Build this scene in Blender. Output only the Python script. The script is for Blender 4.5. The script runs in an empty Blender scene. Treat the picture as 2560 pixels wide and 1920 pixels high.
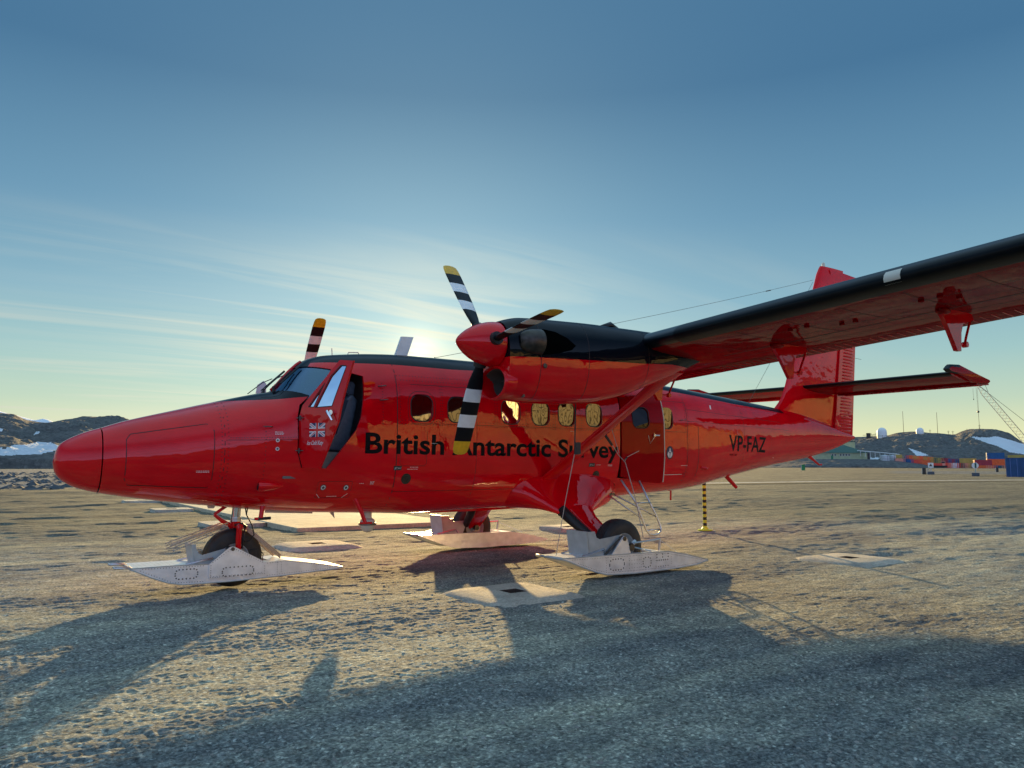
import bpy, bmesh, math, random
import numpy as np
from mathutils import Vector, Matrix, noise as mnoise
random.seed(7); rng = np.random.default_rng(7)
S = bpy.context.scene
R = math.radians

# ------------------------------------------------------------------ camera
CAM = Vector((-0.6886, -9.6379, 1.4762))
cam_d = bpy.data.cameras.new('camera'); cam = bpy.data.objects.new('camera', cam_d)
S.collection.objects.link(cam); S.camera = cam
cam.location = CAM
cam.rotation_euler = (math.pi/2 + 0.1051, -0.001, -0.6142)
cam_d.sensor_width = 36; cam_d.lens = 26.637; cam_d.clip_end = 12000; cam_d.clip_start = 0.05

# ------------------------------------------------------------------ sky and sun
SUN_AZ, SUN_EL = R(28.1), R(8.2)           # azimuth from +Y towards +X
SKY_STRENGTH, SUN_STRENGTH, EXPOSURE = 0.15, 3.3, 1.6
W = bpy.data.worlds.new('World'); S.world = W; W.use_nodes = True
def world_nodes():
    nt = W.node_tree; N = nt.nodes; L = nt.links; N.clear()
    out = N.new('ShaderNodeOutputWorld'); bg = N.new('ShaderNodeBackground')
    sky = N.new('ShaderNodeTexSky'); sky.sky_type = 'NISHITA'; sky.sun_disc = False
    sky.sun_elevation = SUN_EL; sky.sun_rotation = SUN_AZ; sky.air_density = 1.0; sky.dust_density = 0.6; sky.ozone_density = 2.0
    tc = N.new('ShaderNodeTexCoord'); sep = N.new('ShaderNodeSeparateXYZ'); L.new(tc.outputs['Generated'], sep.inputs[0])
    def M(op, a, b=None, c=None, clamp=False):
        m = N.new('ShaderNodeMath'); m.operation = op; m.use_clamp = clamp
        for i, v in enumerate((a, b, c)):
            if v is None: continue
            if isinstance(v, (int, float)): m.inputs[i].default_value = v
            else: L.new(v, m.inputs[i])
        return m.outputs[0]
    def mix(f, a, b, mode='MIX'):
        m = N.new('ShaderNodeMixRGB'); m.blend_type = mode
        for k, v in ((0, f), (1, a), (2, b)):
            if isinstance(v, (int, float)): m.inputs[k].default_value = v
            elif isinstance(v, tuple): m.inputs[k].default_value = (*v, 1)
            else: L.new(v, m.inputs[k])
        return m.outputs[0]
    # clear air: colour by height above the horizon, zenith brightened as unseen fill
    rp = N.new('ShaderNodeValToRGB'); e = rp.color_ramp.elements
    stops = [(0.0, (.90, .85, .44)), (0.035, (.82, .84, .50)), (0.075, (.56, .71, .55)), (0.13, (.375, .60, .60)), (0.20, (.245, .46, .58)), (0.30, (.148, .325, .485)), (0.45, (.066, .185, .335)), (0.56, (.07, .19, .34)), (0.75, (.40, .68, 1.0)), (1.0, (.48, .80, 1.0))]
    while len(e) < len(stops): e.new(0.5)
    for k, (p_, c) in enumerate(stops): e[k].position = p_; e[k].color = (*c, 1)
    L.new(M('MAXIMUM', sep.outputs['Z'], 0.0), rp.inputs[0])
    # forward scattering round the sun
    dt = N.new('ShaderNodeVectorMath'); dt.operation = 'DOT_PRODUCT'
    dt.inputs[1].default_value = (math.sin(SUN_AZ)*math.cos(SUN_EL), math.cos(SUN_AZ)*math.cos(SUN_EL), math.sin(SUN_EL)); L.new(tc.outputs['Generated'], dt.inputs[0])
    omd = M('SUBTRACT', 1.0, dt.outputs['Value'])
    g1 = M('EXPONENT', M('MULTIPLY', omd, -18.0)); g2 = M('EXPONENT', M('MULTIPLY', M('POWER', M('MAXIMUM', omd, 0.0), 0.5), -88.0))
    glow = mix(1.0, mix(g1, (0, 0, 0), (.13, .18, .16)), mix(g2, (0, 0, 0), (1.5, 1.25, .72)), 'ADD'); g3 = M('EXPONENT', M('MULTIPLY', M('POWER', M('MAXIMUM', omd, 0.0), 0.5), -13.0)); glow = mix(1.0, glow, mix(g3, (0, 0, 0), (.24, .21, .12)), 'ADD')
    base = mix(1.0, rp.outputs[0], glow, 'ADD')
    ns = mix(1.0, sky.outputs[0], (0.02, 0.02, 0.02), 'MULTIPLY'); base = mix(0.06, base, ns)
    # sky away from the sun, low down: mauve, brightened as unseen fill light
    back = M('MULTIPLY', M('MULTIPLY', M('SUBTRACT', 0.15, dt.outputs['Value'], clamp=True), 1.1), M('SUBTRACT', 1.0, M('MULTIPLY', sep.outputs['Z'], 1.6), clamp=True), clamp=True)
    base = mix(back, base, (.90, 1.10, 1.90))
    # high cirrus: direction projected on a flat layer
    zz = M('ADD', M('MAXIMUM', sep.outputs['Z'], 0.0), 0.07)
    cmb = N.new('ShaderNodeCombineXYZ'); L.new(M('DIVIDE', sep.outputs['X'], zz), cmb.inputs[0]); L.new(M('DIVIDE', sep.outputs['Y'], zz), cmb.inputs[1])
    def layer(rot, scale, nscale, lo, hi, detail=8, dist=0.8):
        mp = N.new('ShaderNodeMapping'); mp.inputs['Rotation'].default_value = (0, 0, R(rot)); mp.inputs['Scale'].default_value = scale; L.new(cmb.outputs[0], mp.inputs['Vector'])
        n = N.new('ShaderNodeTexNoise'); n.inputs['Scale'].default_value = nscale; n.inputs['Detail'].default_value = detail; n.inputs['Roughness'].default_value = 0.55; n.inputs['Distortion'].default_value = dist; L.new(mp.outputs[0], n.inputs['Vector'])
        m = N.new('ShaderNodeMapRange'); m.interpolation_type = 'SMOOTHSTEP'; m.inputs[1].default_value = lo; m.inputs[2].default_value = hi; L.new(n.outputs[0], m.inputs[0]); return m.outputs[0]
    streak = layer(24, (0.20, 1.5, 1), 1.1, 0.44, 0.74); patch = layer(10, (.35, .5, 1), 0.55, 0.36, 0.58, 3, 0.2); veil = layer(30, (.3, 1.0, 1), 0.4, 0.38, 0.75, 6, 1.2)
    low = M('MULTIPLY', M('SUBTRACT', 0.31, sep.outputs['Z']), 6.0, clamp=True)
    west = M('MULTIPLY', M('SUBTRACT', 0.95, sep.outputs['X']), 2.2, clamp=True)
    wisp = M('MULTIPLY', layer(20, (0.22, 1.7, 1), 1.5, 0.36, 0.66, 8, 1.0), M('MULTIPLY', M('EXPONENT', M('MULTIPLY', omd, -22.0)), 1.0)); cm = M('MULTIPLY', M('MULTIPLY', M('MAXIMUM', wisp, M('MAXIMUM', M('MULTIPLY', streak, patch), M('MULTIPLY', veil, 0.45))), low), west)
    near = M('EXPONENT', M('MULTIPLY', omd, -7.0))
    cc = mix(near, (.42, .47, .50), (1.05, .98, .72))
    fin = mix(M('MULTIPLY', cm, 0.9), base, cc)
    L.new(mix(1.0, fin, (K_SKY,)*3, 'MULTIPLY'), bg.inputs['Color']); bg.inputs['Strength'].default_value = SKY_STRENGTH
    L.new(bg.outputs[0], out.inputs['Surface'])
K_SKY = 1/(SKY_STRENGTH*2**EXPOSURE)        # sky colours above are written as they appear in the exposed picture
world_nodes()
sd = bpy.data.lights.new('sun', 'SUN'); sun = bpy.data.objects.new('sun', sd); S.collection.objects.link(sun)
sd.energy = SUN_STRENGTH; sd.angle = R(0.6); sd.color = (1.0, 0.68, 0.28)
sdir = Vector((math.sin(SUN_AZ)*math.cos(SUN_EL), math.cos(SUN_AZ)*math.cos(SUN_EL), math.sin(SUN_EL)))
sun.rotation_euler = sdir.to_track_quat('Z', 'Y').to_euler()
S.view_settings.view_transform = 'Standard'; S.view_settings.look = 'None'; S.view_settings.gamma = 1
S.view_settings.exposure = EXPOSURE
S.cycles.max_bounces = 8; S.cycles.glossy_bounces = 4

# ------------------------------------------------------------------ helpers
def link(o): S.collection.objects.link(o); return o
def tag(o, label, cat, group=None, kind=None):
    if label: o['label'] = label
    if cat: o['category'] = cat
    if group: o['group'] = group
    if kind: o['kind'] = kind
    return o
def empty(name, loc, label, cat, group=None):
    o = bpy.data.objects.new(name, None); o.empty_display_size = 0.3; link(o); o.location = loc
    return tag(o, label, cat, group)
def obj(name, bm, mats, parent=None, smooth=False, label=None, flip=True):
    """bm: bmesh or Mesh"""
    if isinstance(bm, bpy.types.Mesh): me = bm
    else:
        if flip: bmesh.ops.recalc_face_normals(bm, faces=bm.faces)
        me = bpy.data.meshes.new(name); bm.to_mesh(me); bm.free()
    if not isinstance(mats, (list, tuple)): mats = [mats]
    if mats[0] is not None and len(me.materials) == 0:
        for m in mats: me.materials.append(m)
    if smooth:
        if smooth is True: me.polygons.foreach_set('use_smooth', [True]*len(me.polygons))
        else:
            me.polygons.foreach_set('use_smooth', [True]*len(me.polygons)); me.set_sharp_from_angle(angle=R(smooth))
    o = bpy.data.objects.new(name, me); link(o)
    if parent is not None:
        o.parent = parent
        if parent.type == 'EMPTY': o.matrix_parent_inverse = Matrix.Translation(-parent.location)
    if label: o['label'] = label
    return o
def NB(): return bmesh.new()
def box(bm, x0, x1, y0, y1, z0, z1, mat=0):
    vs = [bm.verts.new((x, y, z)) for x in (x0, x1) for y in (y0, y1) for z in (z0, z1)]
    fs = [(0,1,3,2),(4,6,7,5),(0,4,5,1),(2,3,7,6),(0,2,6,4),(1,5,7,3)]
    for f in fs: bm.faces.new([vs[i] for i in f]).material_index = mat
    return vs
def prism(bm, pts, axis, a, b, mat=0):
    """polygon pts extruded along axis 'x','y','z' from a to b"""
    def P(p, t):
        if axis == 'y': return (p[0], t, p[1])
        if axis == 'x': return (t, p[0], p[1])
        return (p[0], p[1], t)
    A = [bm.verts.new(P(p, a)) for p in pts]; B = [bm.verts.new(P(p, b)) for p in pts]
    n = len(pts)
    for i in range(n): bm.faces.new((A[i], A[(i+1) % n], B[(i+1) % n], B[i])).material_index = mat
    bm.faces.new(A[::-1]).material_index = mat; bm.faces.new(B).material_index = mat
    return A, B
def tube(bm, pts, r, seg=8, mat=0, cap=True, flat=None):
    pts = [Vector(p) for p in pts]; n = len(pts)
    if not isinstance(r, (list, tuple)): r = [r]*n
    rings = []; up = None
    for i, p in enumerate(pts):
        d = (pts[min(i+1, n-1)] - pts[max(i-1, 0)]).normalized()
        if up is None:
            up = Vector((0, 0, 1)) if abs(d.z) < 0.9 else Vector((0, 1, 0))
            if flat: up = Vector(flat)
        s = d.cross(up).normalized(); u2 = s.cross(d).normalized(); up = u2
        rings.append([bm.verts.new(p + s*math.cos(a)*r[i] + u2*math.sin(a)*r[i]) for a in [2*math.pi*k/seg for k in range(seg)]])
    for A, B in zip(rings, rings[1:]):
        for k in range(seg): bm.faces.new((A[k], A[(k+1) % seg], B[(k+1) % seg], B[k])).material_index = mat
    if cap:
        bm.faces.new(rings[0][::-1]).material_index = mat; bm.faces.new(rings[-1]).material_index = mat
def loft(bm, rings, cap=True, mat=0, closed=True):
    VR = [[bm.verts.new(p) for p in r] for r in rings]; fs = []
    for A, B in zip(VR, VR[1:]):
        n = len(A)
        for k in range(n if closed else n-1):
            f = bm.faces.new((A[k], A[(k+1) % n], B[(k+1) % n], B[k])); f.material_index = mat; fs.append(f)
    if cap:
        bm.faces.new(VR[0][::-1]).material_index = mat; bm.faces.new(VR[-1]).material_index = mat
    return fs
def lathe(bm, prof, c, axis='x', seg=48, mat=0, cap=False):
    """prof: list (t, r) along axis through c"""
    rings = []
    for t, r in prof:
        ring = []
        for k in range(seg):
            a = 2*math.pi*k/seg; ca, sa = math.cos(a)*r, math.sin(a)*r
            if axis == 'x': ring.append((c[0]+t, c[1]+ca, c[2]+sa))
            elif axis == 'y': ring.append((c[0]+ca, c[1]+t, c[2]+sa))
            else: ring.append((c[0]+ca, c[1]+sa, c[2]+t))
        rings.append(ring)
    loft(bm, rings, cap, mat)
def pchip(xs, ys):
    xs = np.array(xs, float); ys = np.array(ys, float); h = np.diff(xs); d = np.diff(ys)/h
    m = np.zeros_like(xs); m[0] = d[0]; m[-1] = d[-1]
    for i in range(1, len(xs)-1):
        if d[i-1]*d[i] > 0:
            w1, w2 = 2*h[i]+h[i-1], h[i]+2*h[i-1]; m[i] = (w1+w2)/(w1/d[i-1]+w2/d[i])
    def f(x):
        x = np.clip(x, xs[0], xs[-1]); i = np.clip(np.searchsorted(xs, x)-1, 0, len(h)-1); t = (x-xs[i])/h[i]
        return (2*t**3-3*t**2+1)*ys[i]+(t**3-2*t**2+t)*h[i]*m[i]+(-2*t**3+3*t**2)*ys[i+1]+(t**3-t**2)*h[i]*m[i+1]
    return f
def rrect(cx, cz, w, h, r, n=5):
    """rounded rectangle polygon, counter-clockwise"""
    out = []
    for sx, sz, a0 in ((1, 1, 0), (-1, 1, 90), (-1, -1, 180), (1, -1, 270)):
        for k in range(n+1):
            a = R(a0 + 90*k/n); out.append((cx+sx*(w/2-r)+r*math.cos(a), cz+sz*(h/2-r)+r*math.sin(a)))
    return out
def inside(poly, x, z):
    c = False; n = len(poly); j = n-1
    for i in range(n):
        if (poly[i][1] > z) != (poly[j][1] > z) and x < (poly[j][0]-poly[i][0])*(z-poly[i][1])/(poly[j][1]-poly[i][1])+poly[i][0]: c = not c
        j = i
    return c
def applied(o):
    dg = bpy.context.evaluated_depsgraph_get(); return bpy.data.meshes.new_from_object(o.evaluated_get(dg))
def boolean(me, cutter_bm, mats=None):
    """me minus cutter, returned as a new mesh"""
    bmesh.ops.recalc_face_normals(cutter_bm, faces=cutter_bm.faces)
    cm = bpy.data.meshes.new('cut'); cutter_bm.to_mesh(cm); cutter_bm.free()
    a = link(bpy.data.objects.new('a', me)); b = link(bpy.data.objects.new('b', cm))
    md = a.modifiers.new('b', 'BOOLEAN'); md.object = b; md.operation = 'DIFFERENCE'; md.solver = 'EXACT'
    bpy.context.view_layer.update(); r = applied(a)
    bpy.data.objects.remove(a); bpy.data.objects.remove(b); return r
def text_mesh(s, offset=0.0, shear=0.0):
    cu = bpy.data.curves.new('t', 'FONT'); cu.body = s; cu.offset = offset; cu.shear = shear; cu.resolution_u = 4
    o = link(bpy.data.objects.new('t', cu)); bpy.context.view_layer.update(); me = applied(o)
    bpy.data.objects.remove(o); bm = NB(); bm.from_mesh(me); bpy.data.meshes.remove(me)
    xs = [v.co.x for v in bm.verts]; mn, mxx = min(xs), max(xs)
    for v in bm.verts: v.co.x = (v.co.x-mn)/(mxx-mn)
    bmesh.ops.remove_doubles(bm, verts=bm.verts, dist=1e-5)
    return bm     # x in 0..1, y with capital height about 0.73

# ------------------------------------------------------------------ materials
def mat(name, base, rough=0.5, metal=0.0, coat=0.0, spec=0.5, noise=0.0, nscale=8.0, bump=0.0, bscale=20.0, ior=None):
    m = bpy.data.materials.new(name); m.use_nodes = True; N = m.node_tree.nodes; L = m.node_tree.links
    p = N['Principled BSDF']; c = (*base, 1)
    p.inputs['Base Color'].default_value = c; p.inputs['Roughness'].default_value = rough; p.inputs['Metallic'].default_value = metal
    p.inputs['Coat Weight'].default_value = coat; p.inputs['Coat Roughness'].default_value = 0.02
    p.inputs['Specular IOR Level'].default_value = spec
    if ior: p.inputs['IOR'].default_value = ior
    tc = N.new('ShaderNodeTexCoord')
    if noise > 0:
        n = N.new('ShaderNodeTexNoise'); n.inputs['Scale'].default_value = nscale; n.inputs['Detail'].default_value = 6; L.new(tc.outputs['Object'], n.inputs['Vector'])
        mr = N.new('ShaderNodeMapRange'); mr.inputs[1].default_value = 0.3; mr.inputs[2].default_value = 0.7; mr.inputs[3].default_value = 1-noise; mr.inputs[4].default_value = 1+noise
        L.new(n.outputs[0], mr.inputs[0])
        mu = N.new('ShaderNodeVectorMath'); mu.operation = 'SCALE'; mu.inputs[0].default_value = base; L.new(mr.outputs[0], mu.inputs[3]); L.new(mu.outputs[0], p.inputs['Base Color'])
    if bump > 0:
        n = N.new('ShaderNodeTexNoise'); n.inputs['Scale'].default_value = bscale; n.inputs['Detail'].default_value = 2; L.new(tc.outputs['Object'], n.inputs['Vector'])
        b = N.new('ShaderNodeBump'); b.inputs['Distance'].default_value = bump; b.inputs['Strength'].default_value = 1.0
        L.new(n.outputs[0], b.inputs['Height']); L.new(b.outputs[0], p.inputs['Normal']); L.new(b.outputs[0], p.inputs['Coat Normal'])
    return m
RED = (0.67, 0.0008, 0.006)
BLK = (0.004, 0.005, 0.008)
def paint(name, border=None, coat=1.0, ior=1.43, tone=1.0):
    """glossy aircraft paint, slightly wavy sheet metal; border = list (x, z): black above that line"""
    m = mat(name, RED, 0.5, coat=coat, spec=0.0); N = m.node_tree.nodes; L = m.node_tree.links; p = N['Principled BSDF']
    p.inputs['Coat IOR'].default_value = ior; p.inputs['Coat Roughness'].default_value = 0.012
    tc = N.new('ShaderNodeTexCoord')
    nz = N.new('ShaderNodeTexNoise'); nz.inputs['Scale'].default_value = 3; nz.inputs['Detail'].default_value = 8; L.new(tc.outputs['Object'], nz.inputs['Vector'])
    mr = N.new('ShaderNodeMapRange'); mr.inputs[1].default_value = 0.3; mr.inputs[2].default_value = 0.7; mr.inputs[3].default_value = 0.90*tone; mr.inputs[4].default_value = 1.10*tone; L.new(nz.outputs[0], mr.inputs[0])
    mu = N.new('ShaderNodeVectorMath'); mu.operation = 'SCALE'; mu.inputs[0].default_value = RED; L.new(mr.outputs[0], mu.inputs[3])
    col = mu.outputs[0]
    if border:
        sp = N.new('ShaderNodeSeparateXYZ'); L.new(tc.outputs['Object'], sp.inputs[0]); acc = None
        for (xa, za), (xb, zb) in zip(border, border[1:]):
            g = N.new('ShaderNodeMapRange'); g.clamp = True; g.inputs[1].default_value = xa; g.inputs[2].default_value = xb; g.inputs[3].default_value = za if acc is None else 0.0; g.inputs[4].default_value = zb if acc is None else zb-za; L.new(sp.outputs[0], g.inputs[0])
            if acc is None: acc = g.outputs[0]
            else:
                ad = N.new('ShaderNodeMath'); ad.operation = 'ADD'; L.new(acc, ad.inputs[0]); L.new(g.outputs[0], ad.inputs[1]); acc = ad.outputs[0]
        gt = N.new('ShaderNodeMath'); gt.operation = 'GREATER_THAN'; L.new(sp.outputs[2], gt.inputs[0]); L.new(acc, gt.inputs[1])
        mixc = N.new('ShaderNodeMixRGB'); L.new(gt.outputs[0], mixc.inputs[0]); L.new(col, mixc.inputs[1]); mixc.inputs[2].default_value = (*BLK, 1); col = mixc.outputs[0]; cw = N.new('ShaderNodeMapRange'); cw.inputs[3].default_value = coat; cw.inputs[4].default_value = coat*0.5; L.new(gt.outputs[0], cw.inputs[0]); L.new(cw.outputs[0], p.inputs['Coat Weight'])
    L.new(col, p.inputs['Base Color'])
    n1 = N.new('ShaderNodeTexNoise'); n1.inputs['Scale'].default_value = 2.8; n1.inputs['Detail'].default_value = 2.5; n1.inputs['Roughness'].default_value = 0.5; L.new(tc.outputs['Object'], n1.inputs['Vector'])
    b = N.new('ShaderNodeBump'); b.inputs['Distance'].default_value = 0.009; L.new(n1.outputs[0], b.inputs['Height'])
    L.new(b.outputs[0], p.inputs['Coat Normal'])
    return m
FUS_BORDER = [(0, 3.9), (1.58, 3.9), (1.60, 2.215), (2.2, 2.25), (2.60, 2.29), (2.61, 2.62), (2.72, 2.75), (3.67, 2.77), (4.6, 2.765), (5.3, 2.79), (7.0, 2.78), (8.5, 2.735), (10.7, 2.60), (12.7, 2.50), (12.72, 3.9), (16, 3.9)]
M = dict(
    fus=paint('fuselage_paint', FUS_BORDER), red=paint('red_paint'), redu=paint('shaded_red_paint', coat=0.35, tone=0.38), redd=paint('darkened_door_red', coat=0.3, tone=0.5),  # redu, redd: red darkened for underside shade and the door's dark reflection
    nac=paint('nacelle_paint', [(3.0, 2.62), (3.85, 2.615), (5.85, 2.68), (6.4, 2.72), (8, 2.74)]),
    black=mat('black_paint', BLK, 0.4, coat=0.4, spec=0.2, noise=0.3, nscale=5), blade=mat('matt_black_paint', (0.006, 0.006, 0.008), 0.45, spec=0.2, noise=0.2, nscale=12),
    boot=mat('black_rubber_boot', (0.003, 0.004, 0.006), 0.35, spec=0.16, noise=0.4, nscale=6, bump=0.004, bscale=3),
    text=mat('black_lettering', (0.006, 0.006, 0.008), 0.5, spec=0.08), void=mat('dark_hollow', (0.002, 0.002, 0.002), 0.9, spec=0.0),  # void: flat black painted for the dark inside the exhaust
    white=mat('white_paint', (0.78, 0.78, 0.76), 0.4, coat=0.2, noise=0.08, nscale=12),
    decal=mat('white_marking', (0.75, 0.70, 0.68), 0.5), blue=mat('navy_marking', (0.012, 0.02, 0.09), 0.4),
    yellow=mat('yellow_paint', (0.72, 0.40, 0.01), 0.4, noise=0.15, nscale=20),
    ski=mat('ski_aluminium', (0.86, 0.87, 0.89), 0.30, metal=0.5, noise=0.14, nscale=7, bump=0.003, bscale=9),
    guard=mat('grey_green_enamel', (0.42, 0.45, 0.43), 0.4, noise=0.12, nscale=9),
    chrome=mat('chrome', (0.75, 0.76, 0.78), 0.12, metal=1.0), alu=mat('aluminium_tube', (0.62, 0.62, 0.62), 0.28, metal=0.9),
    steel=mat('dark_steel', (0.10, 0.09, 0.08), 0.35, metal=0.8, noise=0.4, nscale=14),
    exhaust=mat('exhaust_metal', (0.07, 0.058, 0.05), 0.42, metal=0.85, noise=0.35, nscale=16),
    tyre=mat('tyre_rubber', (0.018, 0.017, 0.016), 0.6, noise=0.35, nscale=9, bump=0.003, bscale=30),
    wall=mat('tyre_sidewall', (0.035, 0.03, 0.024), 0.7, noise=0.35, nscale=9),
    rubber=mat('black_rubber', (0.01, 0.01, 0.01), 0.5), seam=mat('panel_gap', (0.02, 0.004, 0.004), 0.6),
    rivet=mat('rivet_heads', (0.04, 0.006, 0.008), 0.4), bolt=mat('bolt_heads', (0.05, 0.05, 0.055), 0.5),
    seat=mat('dark_blue_leather', (0.07, 0.09, 0.12), 0.5, noise=0.2, nscale=20), interior=mat('cabin_lining', (0.13, 0.13, 0.13), 0.7, noise=0.3, nscale=6),
    rope=mat('light_rope', (0.5, 0.42, 0.36), 0.8), strap=mat('dark_strap', (0.05, 0.045, 0.04), 0.8),
    bungee=mat('beige_bungee_cord', (0.50, 0.42, 0.32), 0.8, noise=0.3, nscale=60),
    cream=mat('cream_radome', (0.62, 0.58, 0.48), 0.45), duct=mat('engine_duct', (0.09, 0.09, 0.075), 0.5, noise=0.3, nscale=9),
    pole_y=mat('fluorescent_yellow', (0.62, 0.72, 0.03), 0.45), skin=mat('skin', (0.55, 0.30, 0.22), 0.6), jacket=mat('pink_red_jacket', (0.62, 0.06, 0.09), 0.7),
)
def glassy(name, base, trans, rough=0.02, ior=1.6, wav=0.005, gl=(0.95, 0.97, 1)):
    m = bpy.data.materials.new(name); m.use_nodes = True; N = m.node_tree.nodes; L = m.node_tree.links; N.clear()
    out = N.new('ShaderNodeOutputMaterial'); g = N.new('ShaderNodeBsdfGlossy'); g.inputs['Roughness'].default_value = rough; g.inputs['Color'].default_value = (*gl, 1)
    t = N.new('ShaderNodeBsdfTransparent'); t.inputs['Color'].default_value = (*trans, 1); d = N.new('ShaderNodeBsdfDiffuse'); d.inputs['Color'].default_value = (*base, 1)
    m1 = N.new('ShaderNodeMixShader'); m1.inputs[0].default_value = 0.25; L.new(t.outputs[0], m1.inputs[1]); L.new(d.outputs[0], m1.inputs[2])
    f = N.new('ShaderNodeFresnel'); f.inputs['IOR'].default_value = ior
    m2 = N.new('ShaderNodeMixShader'); L.new(f.outputs[0], m2.inputs[0]); L.new(m1.outputs[0], m2.inputs[1]); L.new(g.outputs[0], m2.inputs[2])
    L.new(m2.outputs[0], out.inputs['Surface'])
    tc = N.new('ShaderNodeTexCoord'); n = N.new('ShaderNodeTexNoise'); n.inputs['Scale'].default_value = 4.5; n.inputs['Detail'].default_value = 1; L.new(tc.outputs['Object'], n.inputs['Vector'])
    b = N.new('ShaderNodeBump'); b.inputs['Distance'].default_value = wav; L.new(n.outputs[0], b.inputs['Height']); L.new(b.outputs[0], g.inputs['Normal']); L.new(b.outputs[0], f.inputs['Normal'])
    return m
M['pane'] = glassy('cabin_window_glass', (0.010, 0.009, 0.007), (0.01, 0.01, 0.008), ior=1.95, wav=0.003)
M['dpane'] = glassy('dark_door_glass', (0.006, 0.006, 0.007), (0.02, 0.02, 0.02), ior=1.35)
M['screen'] = glassy('windscreen_glass', (0.004, 0.05, 0.13), (0.34, 0.54, 0.80), ior=2.5, gl=(0.55, 0.78, 1.0))
M['door_glass'] = glassy('door_window_glass', (0.05, 0.10, 0.15), (0.45, 0.58, 0.70), ior=2.0, gl=(0.6, 0.78, 1.0))

# ------------------------------------------------------------------ fuselage surface
ZT = pchip([0, .012, .04, .09, .17, .31, .43, .66, 1.05, 1.7, 2.14, 2.32, 2.36, 2.52, 2.66, 2.78, 2.93, 3.16, 3.62, 4, 5, 6.5, 7.9, 9.14, 10.35, 11.58, 12.71, 13.5, 14.4, 15.2, 15.58],
           [1.49, 1.575, 1.66, 1.715, 1.765, 1.832, 1.872, 1.955, 2.065, 2.24, 2.35, 2.39, 2.42, 2.61, 2.755, 2.835, 2.885, 2.92, 2.962, 2.978, 2.982, 2.965, 2.92, 2.86, 2.79, 2.71, 2.62, 2.54, 2.38, 2.2, 2.12])
ZB = pchip([0, .012, .05, .13, .22, .4, .71, 1.04, 1.4, 1.79, 2.2, 2.8, 3.8, 4.1, 5.05, 6, 8.1, 9.55, 10.9, 12.4, 13.8, 14.9, 15.58],
           [1.49, 1.415, 1.335, 1.265, 1.215, 1.16, 1.10, 1.05, 1.0, .955, .905, .86, .815, .80, .82, .83, .94, 1.02, 1.22, 1.44, 1.62, 1.84, 2.04])
WD = pchip([0, .012, .04, .09, .17, .31, .43, .66, 1.05, 1.7, 2.3, 2.6, 3.2, 3.8, 4.5, 8.6, 9.14, 10.35, 11.58, 12.71, 13.5, 14.4, 15.2, 15.58],
           [0, .075, .13, .18, .235, .30, .345, .42, .52, .655, .755, .80, .855, .875, .88, .88, .865, .73, .555, .39, .285, .18, .10, .06])
ZC = pchip([0, .43, 1.05, 1.7, 2.3, 3.2, 4, 9, 10.35, 11.58, 12.7, 14.4, 15.58], [1.49, 1.51, 1.56, 1.65, 1.75, 1.86, 1.92, 1.93, 1.96, 2.0, 2.05, 2.1, 2.08])
NN = pchip([0, 1, 2.3, 3.3, 4.2, 9, 11, 13, 15.58], [2, 2.05, 2.3, 2.8, 3.1, 3.1, 2.5, 2.1, 2.0])
def half(x, z):
    zc = ZC(x); h = np.where(z > zc, ZT(x)-zc, zc-ZB(x)); t = np.clip(np.abs(z-zc)/np.maximum(h, 1e-5), 0, 1); n = NN(x)
    return WD(x)*(1-t**n)**(1/n)
def Fimp(x, y, z):
    zc = ZC(x); h = np.where(z > zc, ZT(x)-zc, zc-ZB(x)); n = NN(x)
    return np.abs(y/np.maximum(WD(x), 1e-4))**n + np.abs((z-zc)/np.maximum(h, 1e-4))**n
def fnormal(x, y, z):
    e = 2e-3
    g = np.stack([Fimp(x+e, y, z)-Fimp(x-e, y, z), Fimp(x, y+e, z)-Fimp(x, y-e, z), Fimp(x, y, z+e)-Fimp(x, y, z-e)], -1)
    return g/np.maximum(np.linalg.norm(g, axis=-1, keepdims=True), 1e-9)
def skinpt(x, z, side=-1, off=0.0):
    y = float(half(np.float64(x), np.float64(z)))*side; n = fnormal(np.float64(x), np.float64(y), np.float64(z))
    return Vector((x, y, z)) + Vector(n)*off
def section(x, nth):
    zc, w, n = float(ZC(x)), float(WD(x)), float(NN(x)); ht, hb = float(ZT(x))-zc, zc-float(ZB(x)); out = []
    for k in range(nth):
        a = 2*math.pi*k/nth; c, s = math.cos(a), math.sin(a)
        out.append((x, w*math.copysign(abs(c)**(2/n), c), zc + (ht if s > 0 else hb)*math.copysign(abs(s)**(2/n), s)))
    return out
def shade_skin(me, thresh=0.55):
    """analytic normals on the outer skin so that cut openings leave no shading marks"""
    nv = len(me.vertices); co = np.empty(nv*3); me.vertices.foreach_get('co', co); co = co.reshape(-1, 3)
    g = fnormal(co[:, 0], co[:, 1], co[:, 2]); f = Fimp(co[:, 0], co[:, 1], co[:, 2])
    me.polygons.foreach_set('use_smooth', [True]*len(me.polygons))
    nl = len(me.loops); ln = np.empty(nl*3); lv = np.empty(nl, dtype=np.int32); me.loops.foreach_get('vertex_index', lv)
    out = np.empty((nl, 3))
    for p in me.polygons:
        pn = np.array(p.normal)
        for li in range(p.loop_start, p.loop_start+p.loop_total):
            v = lv[li]; out[li] = g[v] if (g[v] @ pn > thresh and f[v] > 0.97) else (-g[v] if (g[v] @ pn < -0.8) else pn)
    me.normals_split_custom_set([tuple(o) for o in out])
def skin_patch(bm, poly, off, side=-1, step=0.05, mat=0):
    """polygon (x,z) laid on the fuselage skin"""
    b = NB(); vs = [b.verts.new((p[0], 0, p[1])) for p in poly]; b.faces.new(vs)
    lay_on_skin(b, off, side, step); merge(bm, b, mat)
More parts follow.
